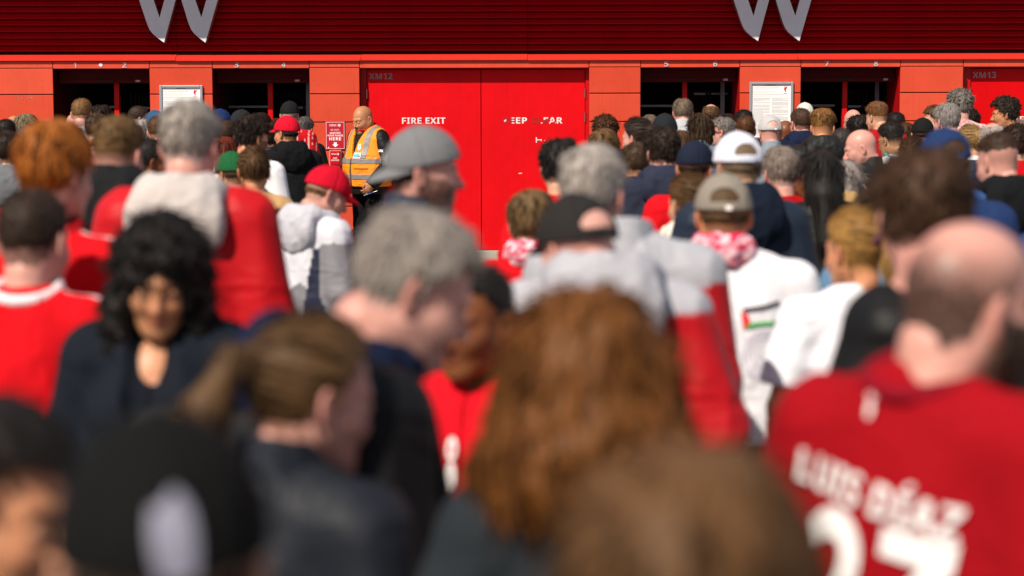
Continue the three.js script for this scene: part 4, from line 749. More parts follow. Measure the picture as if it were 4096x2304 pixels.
  for (const p of x.print ?? []) mesh(p.name ?? 'print', clothPatch(field, p.x, p.y, p.w, p.h, p.side ?? 1, 0.007, p.nx ?? 16, p.ny ?? 12, (p.angle ?? 0)), printMat(p.tex, 0.75), cm).castShadow = false;
  mesh('trousers', trousers(type), clothMat(o.legs ?? TROUSER_TONES[Math.floor(rnd() * 5)], false), t);
  for (const s of SHOE) mesh('shoe', s, plainMat(['#d9d9d9', '#1c1c1e', '#4a3a30'][Math.floor(rnd() * 3)], 0.6), t);
  return t;
}
function scrunchie(h) { const g = []; for (let i = 0; i < 16; i++) { const a = i * 0.62, r = 0.026 + 0.008 * Math.sin(i * 2.1), s = new THREE.SphereGeometry(0.014, 8, 6); s.scale(1, 0.7 + rnd() * 0.5, 1); s.translate(Math.cos(a) * r, 0.04 - i * 0.008 + 0.02 * Math.sin(i), 0.145 + Math.sin(a) * r * 0.7); g.push(s); } mesh('scrunchie', paint(mergeGeometries(g), (c, x, y, z) => c.set(noise(x * 90, y * 90, z * 90) > 0.5 ? '#c9a878' : '#241a16')), clothMat('vc', false), h); }

// prints
const scribble = (draw, w = 256, h = 256) => canvasTex(w, h, (g) => { g.clearRect(0, 0, w, h); draw(g, w, h); });
const T_CHEST = scribble((g) => { g.fillStyle = '#f0e8e8'; g.beginPath(); g.ellipse(128, 60, 44, 50, 0, 0, 7); g.fill(); g.beginPath(); g.ellipse(128, 180, 34, 64, 0, 0, 7); g.fill(); g.fillStyle = '#c8242c'; g.beginPath(); g.ellipse(128, 62, 20, 26, 0, 0, 7); g.fill(); });
const T_EMBLEM = scribble((g) => { g.fillStyle = '#8c8c9e'; g.beginPath(); g.moveTo(120, 10); g.bezierCurveTo(200, 40, 236, 120, 216, 246); g.lineTo(80, 250); g.bezierCurveTo(30, 190, 20, 90, 36, 50); g.bezierCurveTo(70, 70, 90, 30, 120, 10); g.fill(); });
const T_DOT = scribble((g) => { g.fillStyle = '#e8e8e0'; g.beginPath(); g.arc(128, 128, 120, 0, 7); g.fill(); });
const T_SMALL = scribble((g) => { g.fillStyle = '#eef2f4'; g.font = 'bold 60px sans-serif'; for (let i = 0; i < 4; i++) g.fillRect(20 + i * 60, 100, 34, 50); });
const T_FLAG = scribble((g) => {
  g.lineCap = 'round'; g.strokeStyle = '#2a2030'; g.lineWidth = 20; g.beginPath(); g.moveTo(120, 74); g.bezierCurveTo(200, 66, 270, 60, 340, 34); g.stroke();
  g.fillStyle = '#d8302c'; g.beginPath(); g.moveTo(96, 84); g.lineTo(140, 96); g.lineTo(160, 150); g.lineTo(116, 190); g.closePath(); g.fill();
  g.strokeStyle = '#3aa544'; g.lineWidth = 22; g.beginPath(); g.moveTo(150, 172); g.bezierCurveTo(230, 140, 300, 170, 390, 124); g.stroke();
  g.strokeStyle = '#b9aec4'; g.lineWidth = 5; for (const r of [150, 138, 84]) { g.beginPath(); g.arc(256, 340, r, 0, 7); g.stroke(); } g.lineWidth = 9; g.setLineDash([8, 9]); g.beginPath(); g.arc(256, 340, 112, 0, 7); g.stroke(); g.setLineDash([]); g.lineWidth = 4; g.font = 'bold 54px serif'; g.fillStyle = '#aaa0b8'; for (let i = 0; i < 4; i++) { g.beginPath(); g.arc(220 + (i % 2) * 70, 310 + (i >> 1) * 60, 26, 0.4, 5.2); g.stroke(); }
}, 512, 512);
const T_NAME = scribble((g) => { g.fillStyle = '#eceaea'; g.font = 'bold 100px sans-serif'; fitText(g, 'LUIS D\u00cdAZ', 10, 240, 1004, 225); }, 1024, 256);
const T_NUMBER = scribble((g) => { g.fillStyle = '#eceaea'; g.font = 'bold 200px sans-serif'; fitText(g, '2', 20, 500, 215, 480); g.beginPath(); g.moveTo(280, 20); g.lineTo(490, 20); g.lineTo(490, 100); g.lineTo(420, 205); g.bezierCurveTo(470, 220, 495, 270, 495, 340); g.bezierCurveTo(495, 460, 440, 505, 380, 505); g.bezierCurveTo(320, 505, 278, 465, 275, 380); g.lineTo(345, 380); g.bezierCurveTo(350, 430, 420, 440, 420, 345); g.bezierCurveTo(420, 280, 395, 268, 340, 268); g.lineTo(340, 215); g.lineTo(408, 100); g.lineTo(280, 100); g.closePath(); g.fill(); }, 512, 512);

const RED = '#c90f1a', RED2 = '#b50d18', WHITE = '#e3e3e8', NAVY = '#1c2233', BLK = '#17181a', CHAR = '#26282c';
// ------- far left, by the first pillar
P(6, 118.8, 112, 'dark cropped head in a black top, at the left edge under the scuffed wall panel', { hair: ['crew', 'black'], skin: 'dark', top: ['tee', BLK] });
P(13.8, 115.8, 103, 'close-shaved head at far left, half behind the dark cropped head', { hair: undefined, stubTone: '#4a3a30', skin: 'tan', stub: 0.8, top: ['tee', NAVY], hy: -15 });
P(26, 113.8, 106, 'person with dark and straw-streaked layered hair under the scuffed wall panel', { hair: ['full', '#a08f70'], hy: 50, top: ['jacket', CHAR] });
P(26.5, 125.8, 117, 'dark grey cap at the far left, below the straw-streaked hair', { cap: { c: '#3c4048' }, hair: ['crew', 'dark'], top: ['tee', '#3a3c44'], hy: -30 });
P(81.3, 98.3, 119, 'tall person in a pale blue t-shirt, cropped gingery hair, before turnstile 1', { hair: ['crew', '#9a7048'], stub: 0.55, top: ['tee', '#b9cdd6'], skin: 'pink', yaw: 4 });
P(74, 113.6, 105, 'shaved head peeping out left of the pale blue t-shirt', { skin: 'pink', top: ['tee', '#8a2028'], hy: -20 });
P(101.5, 105.2, 110, 'dark tufty haired person before the red post of turnstile 1 and 2', { hair: ['messy', 'dark'], top: ['top', BLK], hy: 12 });
P(97, 113.2, 127, 'brown haired person in a maroon shirt with a white collar trim', { hair: ['short', 'brown'], top: ['jersey', '#6a1428', { rib: WHITE }], hy: 25 });
P(138, 105.9, 104, 'cropped head turned right inside turnstile opening 2', { hair: ['crew', '#4a3a30'], skin: 'pink', yaw: 40, hy: 62, pitch: 14, top: ['tee', RED2] });
P(155, 109.9, 109, 'blue mesh cap beside the left framed notice', { cap: { c: '#2f5578', open: false }, hair: ['crew', 'brown'], skin: 'tan', top: ['tee', CHAR], hy: -20 });
P(140, 119.5, 118, 'grey shaggy hair just left of the red shirt under the blue mesh cap', { hair: ['messy', 'grey'], top: ['jacket', '#26303c'], hy: 15 });
P(158.5, 115.4, 128, 'short brown hair and red shirt just under the blue mesh cap', { hair: ['crew', 'mid'], top: ['jersey', RED, { collar: '#d81420' }], hy: 10 });
P(149, 138, 190, 'short dark haired person in black, half hidden left of the white hood', { hair: ['crew', 'black'], skin: 'brown', hy: 60, top: ['jacket', BLK], yaw: 20 });
P(219, 108.6, 109, 'royal blue cap facing right, behind the big grey head', { cap: { c: '#1e3160' }, hair: ['crew', 'dark'], hy: 70, yaw: 40, top: ['tee', NAVY] });
P(241, 109.3, 119, 'black cap with teal collar before turnstile 3', { cap: { c: '#25292b' }, hair: ['crew', 'dark'], skin: 'warm', hy: 30, top: ['tee', BLK, { collar: '#1a5a78' }] });
P(225, 120.3, 121, 'cropped brown head below the royal blue cap', { hair: ['crew', 'brown'], skin: 'pink', top: ['tee', '#4a4044'], hy: 10 });
P(226, 137.4, 131, 'long straight red-brown hair beside the green cap', { type: 'f', hair: ['long', 'red'], top: ['tee', WHITE] });
P(261, 112.5, 106, 'dark head deep in turnstile opening 3', { hair: ['short', 'dark'], top: ['tee', BLK], hy: 20 });
P(251, 114.5, 166, 'tousled dark hair turned right, white t-shirt, before turnstile 3', { hair: ['messy', 'dark'], skin: 'warm', hy: 42, yaw: 18, beard: 0.75, top: ['tee', WHITE] });
P(289.5, 100.8, 107, 'tall person in a black cap and red pinstriped shirt before turnstile 4', { cap: { c: '#1d1f21' }, hair: ['crew', 'grey'], top: ['jersey', RED, { paint: (x) => (Math.abs((Math.abs(x) * 30) % 1 - 0.5) < 0.06 ? '#e8b8b0' : '#b4101c') }], yaw: 3 });
P(304.5, 116.6, 98, 'short greying hair inside turnstile 4, right of the pinstriped shirt', { hair: ['short', 'darkgrey'], top: ['tee', BLK], hy: 20 });
P(287, 115.5, 129, 'bright red cap looking left over a black hooded top', { cap: { c: '#c9122c', label: 'bright red cap' }, hair: ['crew', 'black'], skin: 'warm', hy: -52, yaw: -18, pitch: 4, top: ['hoodie', BLK, { hood: '#141517' }] });
P(272, 122, 119, 'wavy dark hair tucked behind the brim of the bright red cap', { hair: ['messy', 'dark'], skin: 'warm', hy: 35, beard: 0.7, top: ['jacket', CHAR, { collar: CHAR }] });
P(277.5, 118.8, 102, 'auburn hair low in turnstile opening 4, above the red cap brim', { type: 'f', hair: ['bob', 'red'], top: ['tee', BLK] });
P(253.5, 146.5, 192, 'curly light brown hair pinned up, brown jacket with a tan collar', { type: 'f', hair: ['bun', '#6e4f30'], skin: 'warm', hy: -8, top: ['top', '#4a3228', { paint: (x, y) => (y > 1.4 ? '#b89468' : '#4a3226') }] });
P(232, 151, 168, 'green cap left of the pinned-up curly hair', { cap: { c: '#1f5a34' }, hair: ['crew', 'brown'], hy: -40, top: ['jersey', '#b4141c'], skin: 'tan' });
P(304.5, 118, 0, '', { skip: true });
// ------- right of the fire exit
P(605.5, 114.6, 126, 'curly chestnut hair against the pillar right of the fire exit', { hair: ['curly', '#5c3820'], hy: 12, top: ['jacket', NAVY] });
P(604, 128.8, 158, 'straight light brown hair in front of the curly chestnut hair', { hair: ['full', '#84633f'], hy: 25, top: ['tee', '#7a7f8a'] });
P(638, 117, 165, 'dark hair tied in a bun, head turned left before the pillar', { type: 'f', hair: ['bun', '#2c201a'], skin: 'pink', hy: -48, yaw: -20, top: ['top', BLK] });
P(650, 114.7, 98, 'sandy grey hair low in turnstile opening 5', { hair: ['short', '#8a7a68'], top: ['tee', '#4a4a50'] });
P(665, 113.2, 141, 'black cap seen from behind before turnstile 5', { cap: { c: '#22262a' }, hair: ['crew', 'dark'], hy: -5, top: ['tee', BLK] });
P(683, 98.6, 116, 'tall person in a light grey shirt, tufty grey-brown hair, before turnstile 6', { hair: ['thin', '#8d7a68'], skin: 'pink', top: ['top', '#b6bac0', { collar: '#b6bac0' }], yaw: 3 });
P(711, 104.6, 99, 'thinning brown hair and white collar inside turnstile 6', { hair: ['balding', '#7a5a3c'], skin: 'pink', top: ['tee', WHITE, { collar: WHITE }], hy: 10 });
P(701, 113.6, 127, 'brown bobbed hair and denim jacket before turnstile 6', { type: 'f', hair: ['bob', '#4c3826'], top: ['top', '#6f7a86', { collar: '#6f7a86' }], hy: 4 });
P(727.5, 113.6, 103, 'dark hair just behind the red-framed sunglasses', { hair: ['short', 'dark'], top: ['tee', BLK] });
P(723, 116.8, 121, 'person in wraparound sunglasses with red arms looking left', { hair: ['thin', '#77706c'], skin: 'pink', hy: -68, yaw: -30, shades: true, pitch: 2, top: ['tee', '#5a5f68'] });
P(744, 109.4, 105, 'black hair faded high at the sides under the right framed notice', { hair: ['flat', 'black'], skin: 'olive', stub: 0.7, top: ['tee', BLK] });
P(745.7, 115.4, 120, 'short auburn hair and grey shirt just under the right framed notice', { hair: ['crew', '#6a4226'], top: ['tee', '#8a929c'], hy: 6 });
P(682, 131, 118, 'small person with long brown hair behind the black bag strap', { type: 'f', hair: ['long', 'mid'], top: ['tee', '#3a3c44'], head: 0.9 });
P(663, 127.6, 184, 'tousled dark brown hair above a navy hooded top', { hair: ['messy', '#3a2c22'], skin: 'pink', hy: -8, top: ['hoodie', '#2a2e3e', { hood: '#2c3042' }] });
P(637, 142, 167, 'short brown hair and black collar at the left shoulder of the navy hooded top', { hair: ['short', 'brown'], skin: 'warm', top: ['jacket', BLK, { collar: BLK }], hy: 10 });
P(592.5, 144, 372, 'large blurred silver head behind the charcoal cap', { hair: ['short', '#a79e98'], skin: 'pink', stub: 0.5, hy: 20, yaw: 8, lean: -0.1, body: 'b', top: ['jacket', '#8c8e96', { collar: '#a2a4ac', paint: (x, y, z) => (Math.abs(x) > 0.28 && y < 1.3 && z < 0.05 ? '#2c2f48' : y < 1.06 && Math.abs(x) > 0.2 ? '#d6d0c8' : y > 1.36 + Math.abs(x) * 0.06 ? '#a6a7af' : '#b0101b') }] });
P(561, 138.6, 222, 'black hair at the right of the fire exit, half hidden by the silver head', { hair: ['messy', 'black'], top: ['jersey', RED], hy: 10 });
P(532, 190, 268, 'light brown haired child in a red shirt before the fire exit', { hair: ['full', '#8a6c48'], hy: 10, top: ['jersey', '#c8101a', { scarf: ['#e9c8d0', '#d0305a'] }], head: 0.95 });
P(695, 140.2, 204, 'dark navy cap above a red collar, left of the white cap', { cap: { c: '#1d2436' }, hair: ['crew', 'dark'], skin: 'warm', hy: 22, top: ['jersey', RED, { collar: '#c21420' }] });
P(738.6, 131.4, 262, 'white cap and navy hooded jacket below the right framed notice', { cap: { c: '#dcdcea', open: true, strap: '#b9c6d8', brim: '#1c2740' }, hair: ['crew', '#8a7458'], hy: -14, top: ['jacket', '#1e2838', { hood: '#151d2c', hoodScale: 1.05 }] });
P(724, 172.8, 318, 'taupe cap, pink scarf and white t-shirt with a flag print', { cap: { c: '#8d857a', open: true, strap: '#f0ece2' }, hair: ['crew', '#6a5136'], skin: 'warm', hy: 4, yaw: 2, lean: -0.075, top: ['tee', '#e2e2e8', { scarf: ['#efc0cc', '#cf1f48'], print: [{ x: 0.055, y: 1.21, w: 0.26, h: 0.29, tex: T_FLAG, nx: 40, ny: 40 }] }] });
P(690, 172.5, 256, 'brown ponytail and cream fleece left of the taupe cap', { type: 'f', hair: ['tied', '#6a4c2c'], hy: -25, top: ['top', '#e2ddcc', { hood: '#e8e3d4' }] });
// ------- right
P(770.4, 114.9, 132, 'pale grey cap seen from behind and grey denim jacket, under the right notice', { cap: { c: '#b9b7b8', open: true, strap: '#d8d6d4' }, hair: undefined, skin: 'pink', hy: -8, top: ['top', '#7b8692', { collar: '#84909c' }] });
P(785.5, 120.5, 116, 'smooth shaved head right behind the pale grey cap', { skin: 'brown', top: ['jacket', CHAR], headKey: 'mwr', body: 'b', hy: 8 });
P(805, 102.3, 101, 'white speckled cap inside turnstile opening 7', { cap: { c: '#d5d2cc' }, hair: ['crew', 'mid'], top: ['tee', '#3a3c44'] });
P(801, 107.9, 123, 'cropped brown head with glasses and a navy hooded top before turnstile 7', { hair: ['crew', '#5c4030'], skin: 'pink', glasses: true, hy: -18, top: ['hoodie', '#161d2e', { hood: '#18203a' }] });
P(823, 108.3, 134, 'swept honey-blond hair over a black hooded rain jacket', { hair: ['undercut', '#a0703c'], skin: 'warm', hy: 14, stub: 0.5, top: ['jacket', '#191a1c', { hood: '#1d1e20', shiny: true }] });
P(853, 109.6, 103, 'smooth shaved head with dark glasses inside turnstile opening 8', { skin: 'pink', hy: -20, glasses: true, top: ['tee', '#5a5c60'] });
P(859, 115, 118, 'thick black hair before the red post of turnstile 8', { hair: ['messy', 'black'], hy: 10, top: ['jacket', '#3c4238', { collar: '#4a5046' }] });
P(877.5, 101.2, 123, 'tall person with upswept ginger-brown hair before turnstile 8', { head: 0.93, hair: ['fade', '#8a5c38'], skin: 'light', hy: -32, yaw: -12, stub: 0.4, top: ['tee', '#a01620'] });
P(895.5, 111.8, 111, 'black flat-topped hair with clipped sides beside the pillar right of turnstile 8', { hair: ['flat', 'black'], skin: 'olive', stub: 0.5, top: ['tee', BLK] });
P(891.7, 121, 134, 'black faded hair and glasses, white shirt with teal trim', { hair: ['flat', 'black'], skin: 'olive', stub: 0.9, glasses: true, beard: 0.7, hy: -35, yaw: -12, pitch: 14, top: ['jersey', WHITE, { rib: '#3aa0a8' }] });
P(876, 126.5, 121, 'shaved head over a dark red shirt, left of the teal-trimmed shirt', { skin: 'tan', stub: 0.15, top: ['jersey', '#7c0f18'], headKey: 'mr', hy: -5 });
P(861.5, 129.7, 158, 'shaved head in profile looking down to the left, black jacket', { skin: 'pink', headKey: 'mdw', hy: -78, yaw: -38, pitch: 18, beard: 0.2, top: ['jacket', '#202124', { collar: '#202124' }], body: 'b' });
P(842, 128, 127, 'cropped salt-and-pepper hair and black jacket with small silver marks', { hair: ['crew', '#3a3635'], skin: 'tan', hy: 12, top: ['jacket', '#161719', { print: [{ x: -0.02, y: 1.36, w: 0.08, h: 0.05, tex: T_SMALL, name: 'mark' }] }] });
P(781, 146.3, 203, 'straight grey-brown hair and red sweater right of the white cap', { hair: ['short', '#84776e'], skin: 'pink', hy: -12, top: ['top', '#a80e18'] });
P(822.5, 152.2, 208, 'long straight black hair in the middle of the right-hand crowd', { type: 'f', hair: ['long', '#1b1817'], top: ['jacket', BLK] });
P(803, 157, 186, 'dark haired person turned to the camera, left of the long black hair', { type: 'f', hair: ['tied', 'black'], skin: 'brown', hy: 130, yaw: 90, top: ['tee', '#8c1016'] });
P(845.5, 161, 172, 'silver-streaked hair and fur-trimmed hood right of the long black hair', { type: 'f', hair: ['bob', '#978c88'], hy: 30, top: ['jacket', '#1f2226', { fur: '#a8895c' }] });
P(924, 148.5, 505, 'large blurred tousled dark brown head, black jacket', { hair: ['messy', '#5a3e2c'], skin: 'pink', hy: 6, lean: -0.1, top: ['jacket', '#101012', { collar: '#101012' }] });
P(946, 127, 275, 'blue cap worn back to front among the crowd at right', { cap: { c: '#22355e', open: true, strap: '#22355e' }, hair: ['crew', 'brown'], hy: -12, skin: 'tan', top: ['top', '#22355e'] });
P(999, 131.8, 228, 'closely clipped sides, black hood over a blue jacket', { hair: ['high', '#4a3426'], skin: 'pink', stub: 0.3, hy: -28, yaw: -8, pitch: 14, top: ['jacket', '#2f4f86', { hood: '#16171a' }] });
P(960.6, 88.6, 124, 'very tall person with grey curls and a pink checked shirt by the XM13 door', { hair: ['curly', '#77706b'], skin: 'pink', top: ['top', '#d4a0a4', { paint: (x, y) => (((Math.abs(x) * 36) % 1 < 0.5) !== ((y * 36) % 1 < 0.5) ? '#c67c80' : '#d9c6c8') }], hy: -4 });
P(947.5, 103, 140, 'thick steel-grey hair before the last pillar', { hair: ['short', '#8a837f'], skin: 'pink', hy: -25, yaw: -10, top: ['tee', NAVY] });
P(936, 105, 114, 'brown quiff looking left, half hidden by the steel-grey hair', { hair: ['short', 'mid'], hy: -75, yaw: -40, top: ['tee', '#3a4048'] });
P(967.5, 106.8, 120, 'dense dark curls below the pink checked shirt', { hair: ['curly', '#352822'], top: ['tee', BLK], hy: 6 });
P(923, 117.5, 126, 'black knitted cap low before the last pillar', { cap: { c: '#1a1b1c' }, hair: ['crew', 'dark'], skin: 'tan', hy: 14, top: ['tee', CHAR] });
P(925.5, 116.8, 104, 'shaved crown just above the black knitted cap', { skin: 'tan', top: ['tee', CHAR] });
P(1006, 95.8, 119, 'dark curly haired youth in profile facing left by the XM13 door', { hair: ['curly', '#2a201b'], skin: 'tan', hy: -72, yaw: -35, top: ['tee', '#b8b0b4'], stub: 0.4 });
P(993, 123.6, 146, 'thinning silver hair at the right, below the dark curly youth', { hair: ['balding', '#a89b96'], skin: 'pink', hy: -10, top: ['tee', '#2a3040'] });
P(970.5, 124, 141, 'blond hair held by a spotted scrunchie', { type: 'f', hair: ['bun', 'blond'], scrunchie: true, hy: -22, top: ['tee', '#d8d0d0'] });
P(1016.5, 124, 152, 'dark corkscrew curls at the right edge', { type: 'f', hair: ['curly', '#2c1d16'], top: ['tee', RED2] });
P(1021, 119.5, 113, 'sandy grey hair at the right edge behind the corkscrew curls', { hair: ['short', '#8c7c6c'], top: ['tee', CHAR] });
P(913, 136, 170, 'dark brown ponytail left of the blue back-to-front cap', { type: 'f', hair: ['tied', '#4a3322'], hy: 18, top: ['tee', '#5c1218'] });
P(904.5, 122.5, 118, 'smooth hair and red collar right of the teal-trimmed shirt', { hair: ['full', '#5a3d28'], top: ['jersey', RED, { rib: WHITE }], hy: 10 });
P(857.5, 207, 348, 'golden ponytail with a purple tie, white t-shirt', { type: 'f', hair: ['tied', '#c0904e'], tie: '#5a2f52', skin: 'warm', hy: -30, yaw: -10, lean: 0.06, top: ['tee', '#e6e8f0'] });
P(886, 184, 300, 'light denim jacket mostly hidden behind the tousled dark brown head', { type: 'f', hair: ['bob', 'brown'], hy: 8, top: ['jacket', '#5d7f9e', { collar: '#5d7f9e' }] });
// ------- middle distance, left
P(6, 130.6, 172, 'dark brown hair at the left edge, red jacket with a grey hood', { hair: ['short', '#35271f'], top: ['hoodie', RED, { hood: '#6a6d72' }], hy: -6 });
P(53, 119.8, 382, 'thick ginger hair, red shirt with white shoulder stripes, at the left', { hair: ['full', '#c4722a'], skin: 'pink', hy: 28, yaw: 12, sink: -0.03, top: ['jersey', RED, { rib: '#8f0d16', paint: (x, y, z) => (y > 1.26 && Math.abs(z - 0.02 - (1.42 - y) * 0.2) < 0.02 && Math.abs(x) > 0.1 ? '#e8dada' : '#cd101b') }] });
P(117, 115.4, 280, 'sandy clipped hair and black hooded top between the ginger hair and the pale hood', { hair: ['fade', '#80603c'], skin: 'pink', stub: 0.8, hy: 14, yaw: 4, top: ['hoodie', '#1b1c1e', { hood: '#1e1f21', hoodY: 0.02 }] });
P(189, 99.8, 335, 'broad person with thick grey hair, red jacket and pale grey hood', { hair: ['short', '#9a918a'], skin: 'pink', hy: 14, yaw: 6, headKey: 'mw', top: ['jacket', '#b8101a', { hood: '#bdb5b2', hoodY: -0.026 }] });
P(32, 188.8, 405, 'cropped dark brown hair, red shirt with a white collar, at the left edge', { hair: ['crew', '#3f2f25'], skin: 'pink', hy: 16, yaw: 2, top: ['jersey', '#cf0f1a', { rib: '#efdfe3', paint: (x, y, z) => (y > 1.34 && Math.abs(z - 0.025) < 0.012 && x > 0.1 ? '#e8d8da' : '#cf0f1a') }] });
P(160, 213, 452, 'person with big black curls facing the camera in a navy jacket', { type: 'f', hair: ['bigcurl', '#171312'], skin: 'tan', yaw: 182, hy: 174, pitch: 20, roll: 4, top: ['cardigan', '#171c25'] });
P(84, 241, 310, 'small person with streaked brown hair between the red shirt and the black curls', { type: 'f', hair: ['bob', '#57422a'], hy: -10, top: ['tee', '#2a2622'] });
P(326, 164.8, 218, 'red cap bent low looking right, white and grey jacket', { cap: { c: '#c5102a', label: 'red cap pulled low' }, hair: ['crew', '#8a6a48'], skin: 'pink', hy: 62, yaw: 42, pitch: 26, stub: 0.4, top: ['jacket', '#8f8d92', { collar: '#7c7a80', hood: '#b9b9c2', paint: (x, y, z, arm) => (arm && x > 0 ? (y > 1.36 ? '#cfcfd8' : '#807e85') : arm ? '#cfcfd8' : x > 0.09 + 0.12 * (y - 1.1) && y < 1.33 ? '#23283c' : y > 1.12 + 0.03 * Math.sin(x * 30) ? '#cfcfd8' : '#77757c') }] });
P(420, 125.2, 345, 'grey cap worn backwards, bearded face in profile to the right', { cap: { c: '#77787b', back: true, tilt: -20, emblem: { x: 0, y: 0.075, w: 0.034, h: 0.034, side: -1, tex: T_DOT } }, hair: ['crew', '#2f2520'], skin: 'pink', hy: 82, yaw: 62, pitch: 4, beard: 0.8, top: ['jacket', '#222a36', { collar: '#2a3342' }] });
P(412, 207, 610, 'large blurred grey head in profile looking down to the right, navy hood over black', { hair: ['short', '#958c85'], skin: 'pink', hy: 74, yaw: 62, pitch: 28, fwd: 0.06, stub: 0.5, top: ['jacket', '#0d0d10', { hood: '#141d36', hoodY: 0.0 }] });
P(474, 262, 440, 'person in a red shirt with a white chest logo, right of the grey profile', { hair: ['crew', 'black'], skin: 'brown', yaw: 205, hy: 215, top: ['tee', '#d01020', { print: [{ x: 0.02, y: 1.26, w: 0.09, h: 0.15, side: -1, tex: T_CHEST }] }] });
P(578, 193, 432, 'charcoal cap and grey and red jacket before the fire exit', { cap: { c: '#2a2827', open: true, strap: '#2a2827' }, hair: undefined, skin: 'pink', hy: -34, pitch: 14, sink: 0.05, lean: -0.02, body: 'b', pose: 'pocket', top: ['jacket', '#c8c8d0', { hood: '#a8a8b0', paint: (x, y, z) => { const ax = Math.abs(x); if (ax > 0.29 && y < 1.3 && z < 0.06) return '#2c2f48'; if (y < 1.08 && ax > 0.2) return '#dcd6cc'; return y > 1.4 + ax * 0.05 ? '#adadb5' : '#b0101b'; } }] });
// ------- near
P(588, 290, 715, 'big wavy copper-brown hair seen from behind, bottom centre', { type: 'f', hair: ['wavy', '#84501f'], hy: 4, top: ['tee', '#262b30'] });
P(309, 314, 655, 'brown ponytail and dark blue-grey jacket, head turned right, near the camera', { type: 'f', hair: ['tied', '#6e5032'], skin: 'pink', hy: 56, yaw: 30, pitch: 14, top: ['jacket', '#1c2028', { collar: '#1d222c' }] });
P(160, 412, 1190, 'black cap with a white mark close to the camera at bottom left', { cap: { c: '#121212', emblem: { x: 0.022, y: 0.052, w: 0.048, h: 0.078, tex: T_EMBLEM } }, hair: ['crew', 'black'], hy: -3, top: ['hoodie', '#101011', { hood: '#101011' }], pitch: 4 });
P(-16, 396, 850, 'dark haired face turned right at the bottom left corner', { type: 'f', hair: ['full', '#1c1716'], skin: 'warm', hy: 108, yaw: 80, pitch: 10, top: ['jacket', BLK] });
P(690, 447, 1380, 'light brown head closest to the camera at bottom centre', { hair: ['full', '#7d5836'], skin: 'light', hy: 18, top: ['tee', '#3a4148'], pitch: 4 });
P(970, 222, 690, 'bearded shaved head turned right, deep red shirt with white name and number', { hair: undefined, head: 1.07, stubTone: '#4a382e', stub: 1.0, skin: 'pink', hy: 64, yaw: 41, lean: 0.02, pitch: 14, beard: 0.85, beardHair: 0.01, headKey: 'mdw', sink: 0.025, top: ['jersey', '#930a16', { rib: '#7f0d1e', print: [{ name: 'lettering', x: -0.015, y: 1.33, w: 0.28, h: 0.07, tex: T_NAME, nx: 30, angle: -0.2 }, { name: 'number', x: -0.02, y: 1.165, w: 0.26, h: 0.27, tex: T_NUMBER, nx: 30, ny: 30, angle: -0.16 }, { name: 'emblem', x: -0.035, y: 1.45, w: 0.035, h: 0.045, tex: T_CHEST }] }] });

const crowd = list.filter((o) => !o.skip);
crowd.forEach((o) => { o.Q = atScale(o.px, o.py, o.s); });
for (let it = 0; it < 80; it++) {     // nobody stands inside anybody: slide along the line of sight until apart
  for (let i = 0; i < crowd.length; i++) for (let j = i + 1; j < crowd.length; j++) {
    const a = crowd[i], b = crowd[j], dx = a.Q.x - b.Q.x, dz = a.Q.z - b.Q.z, need = 0.34;
    const d = Math.hypot(dx * 0.9, dz);
    if (d >= need) continue;
    const push = (need - d) * 0.3, far = a.s < b.s ? a : b, near = far === a ? b : a;
    for (const [o, sg] of [[far, 1], [near, -1]]) { const dep = F / o.s + sg * push; o.s = F / Math.min(dep, 20.55); o.Q = atScale(o.px, o.py, o.s); }
  }
}
crowd.forEach(makePerson);

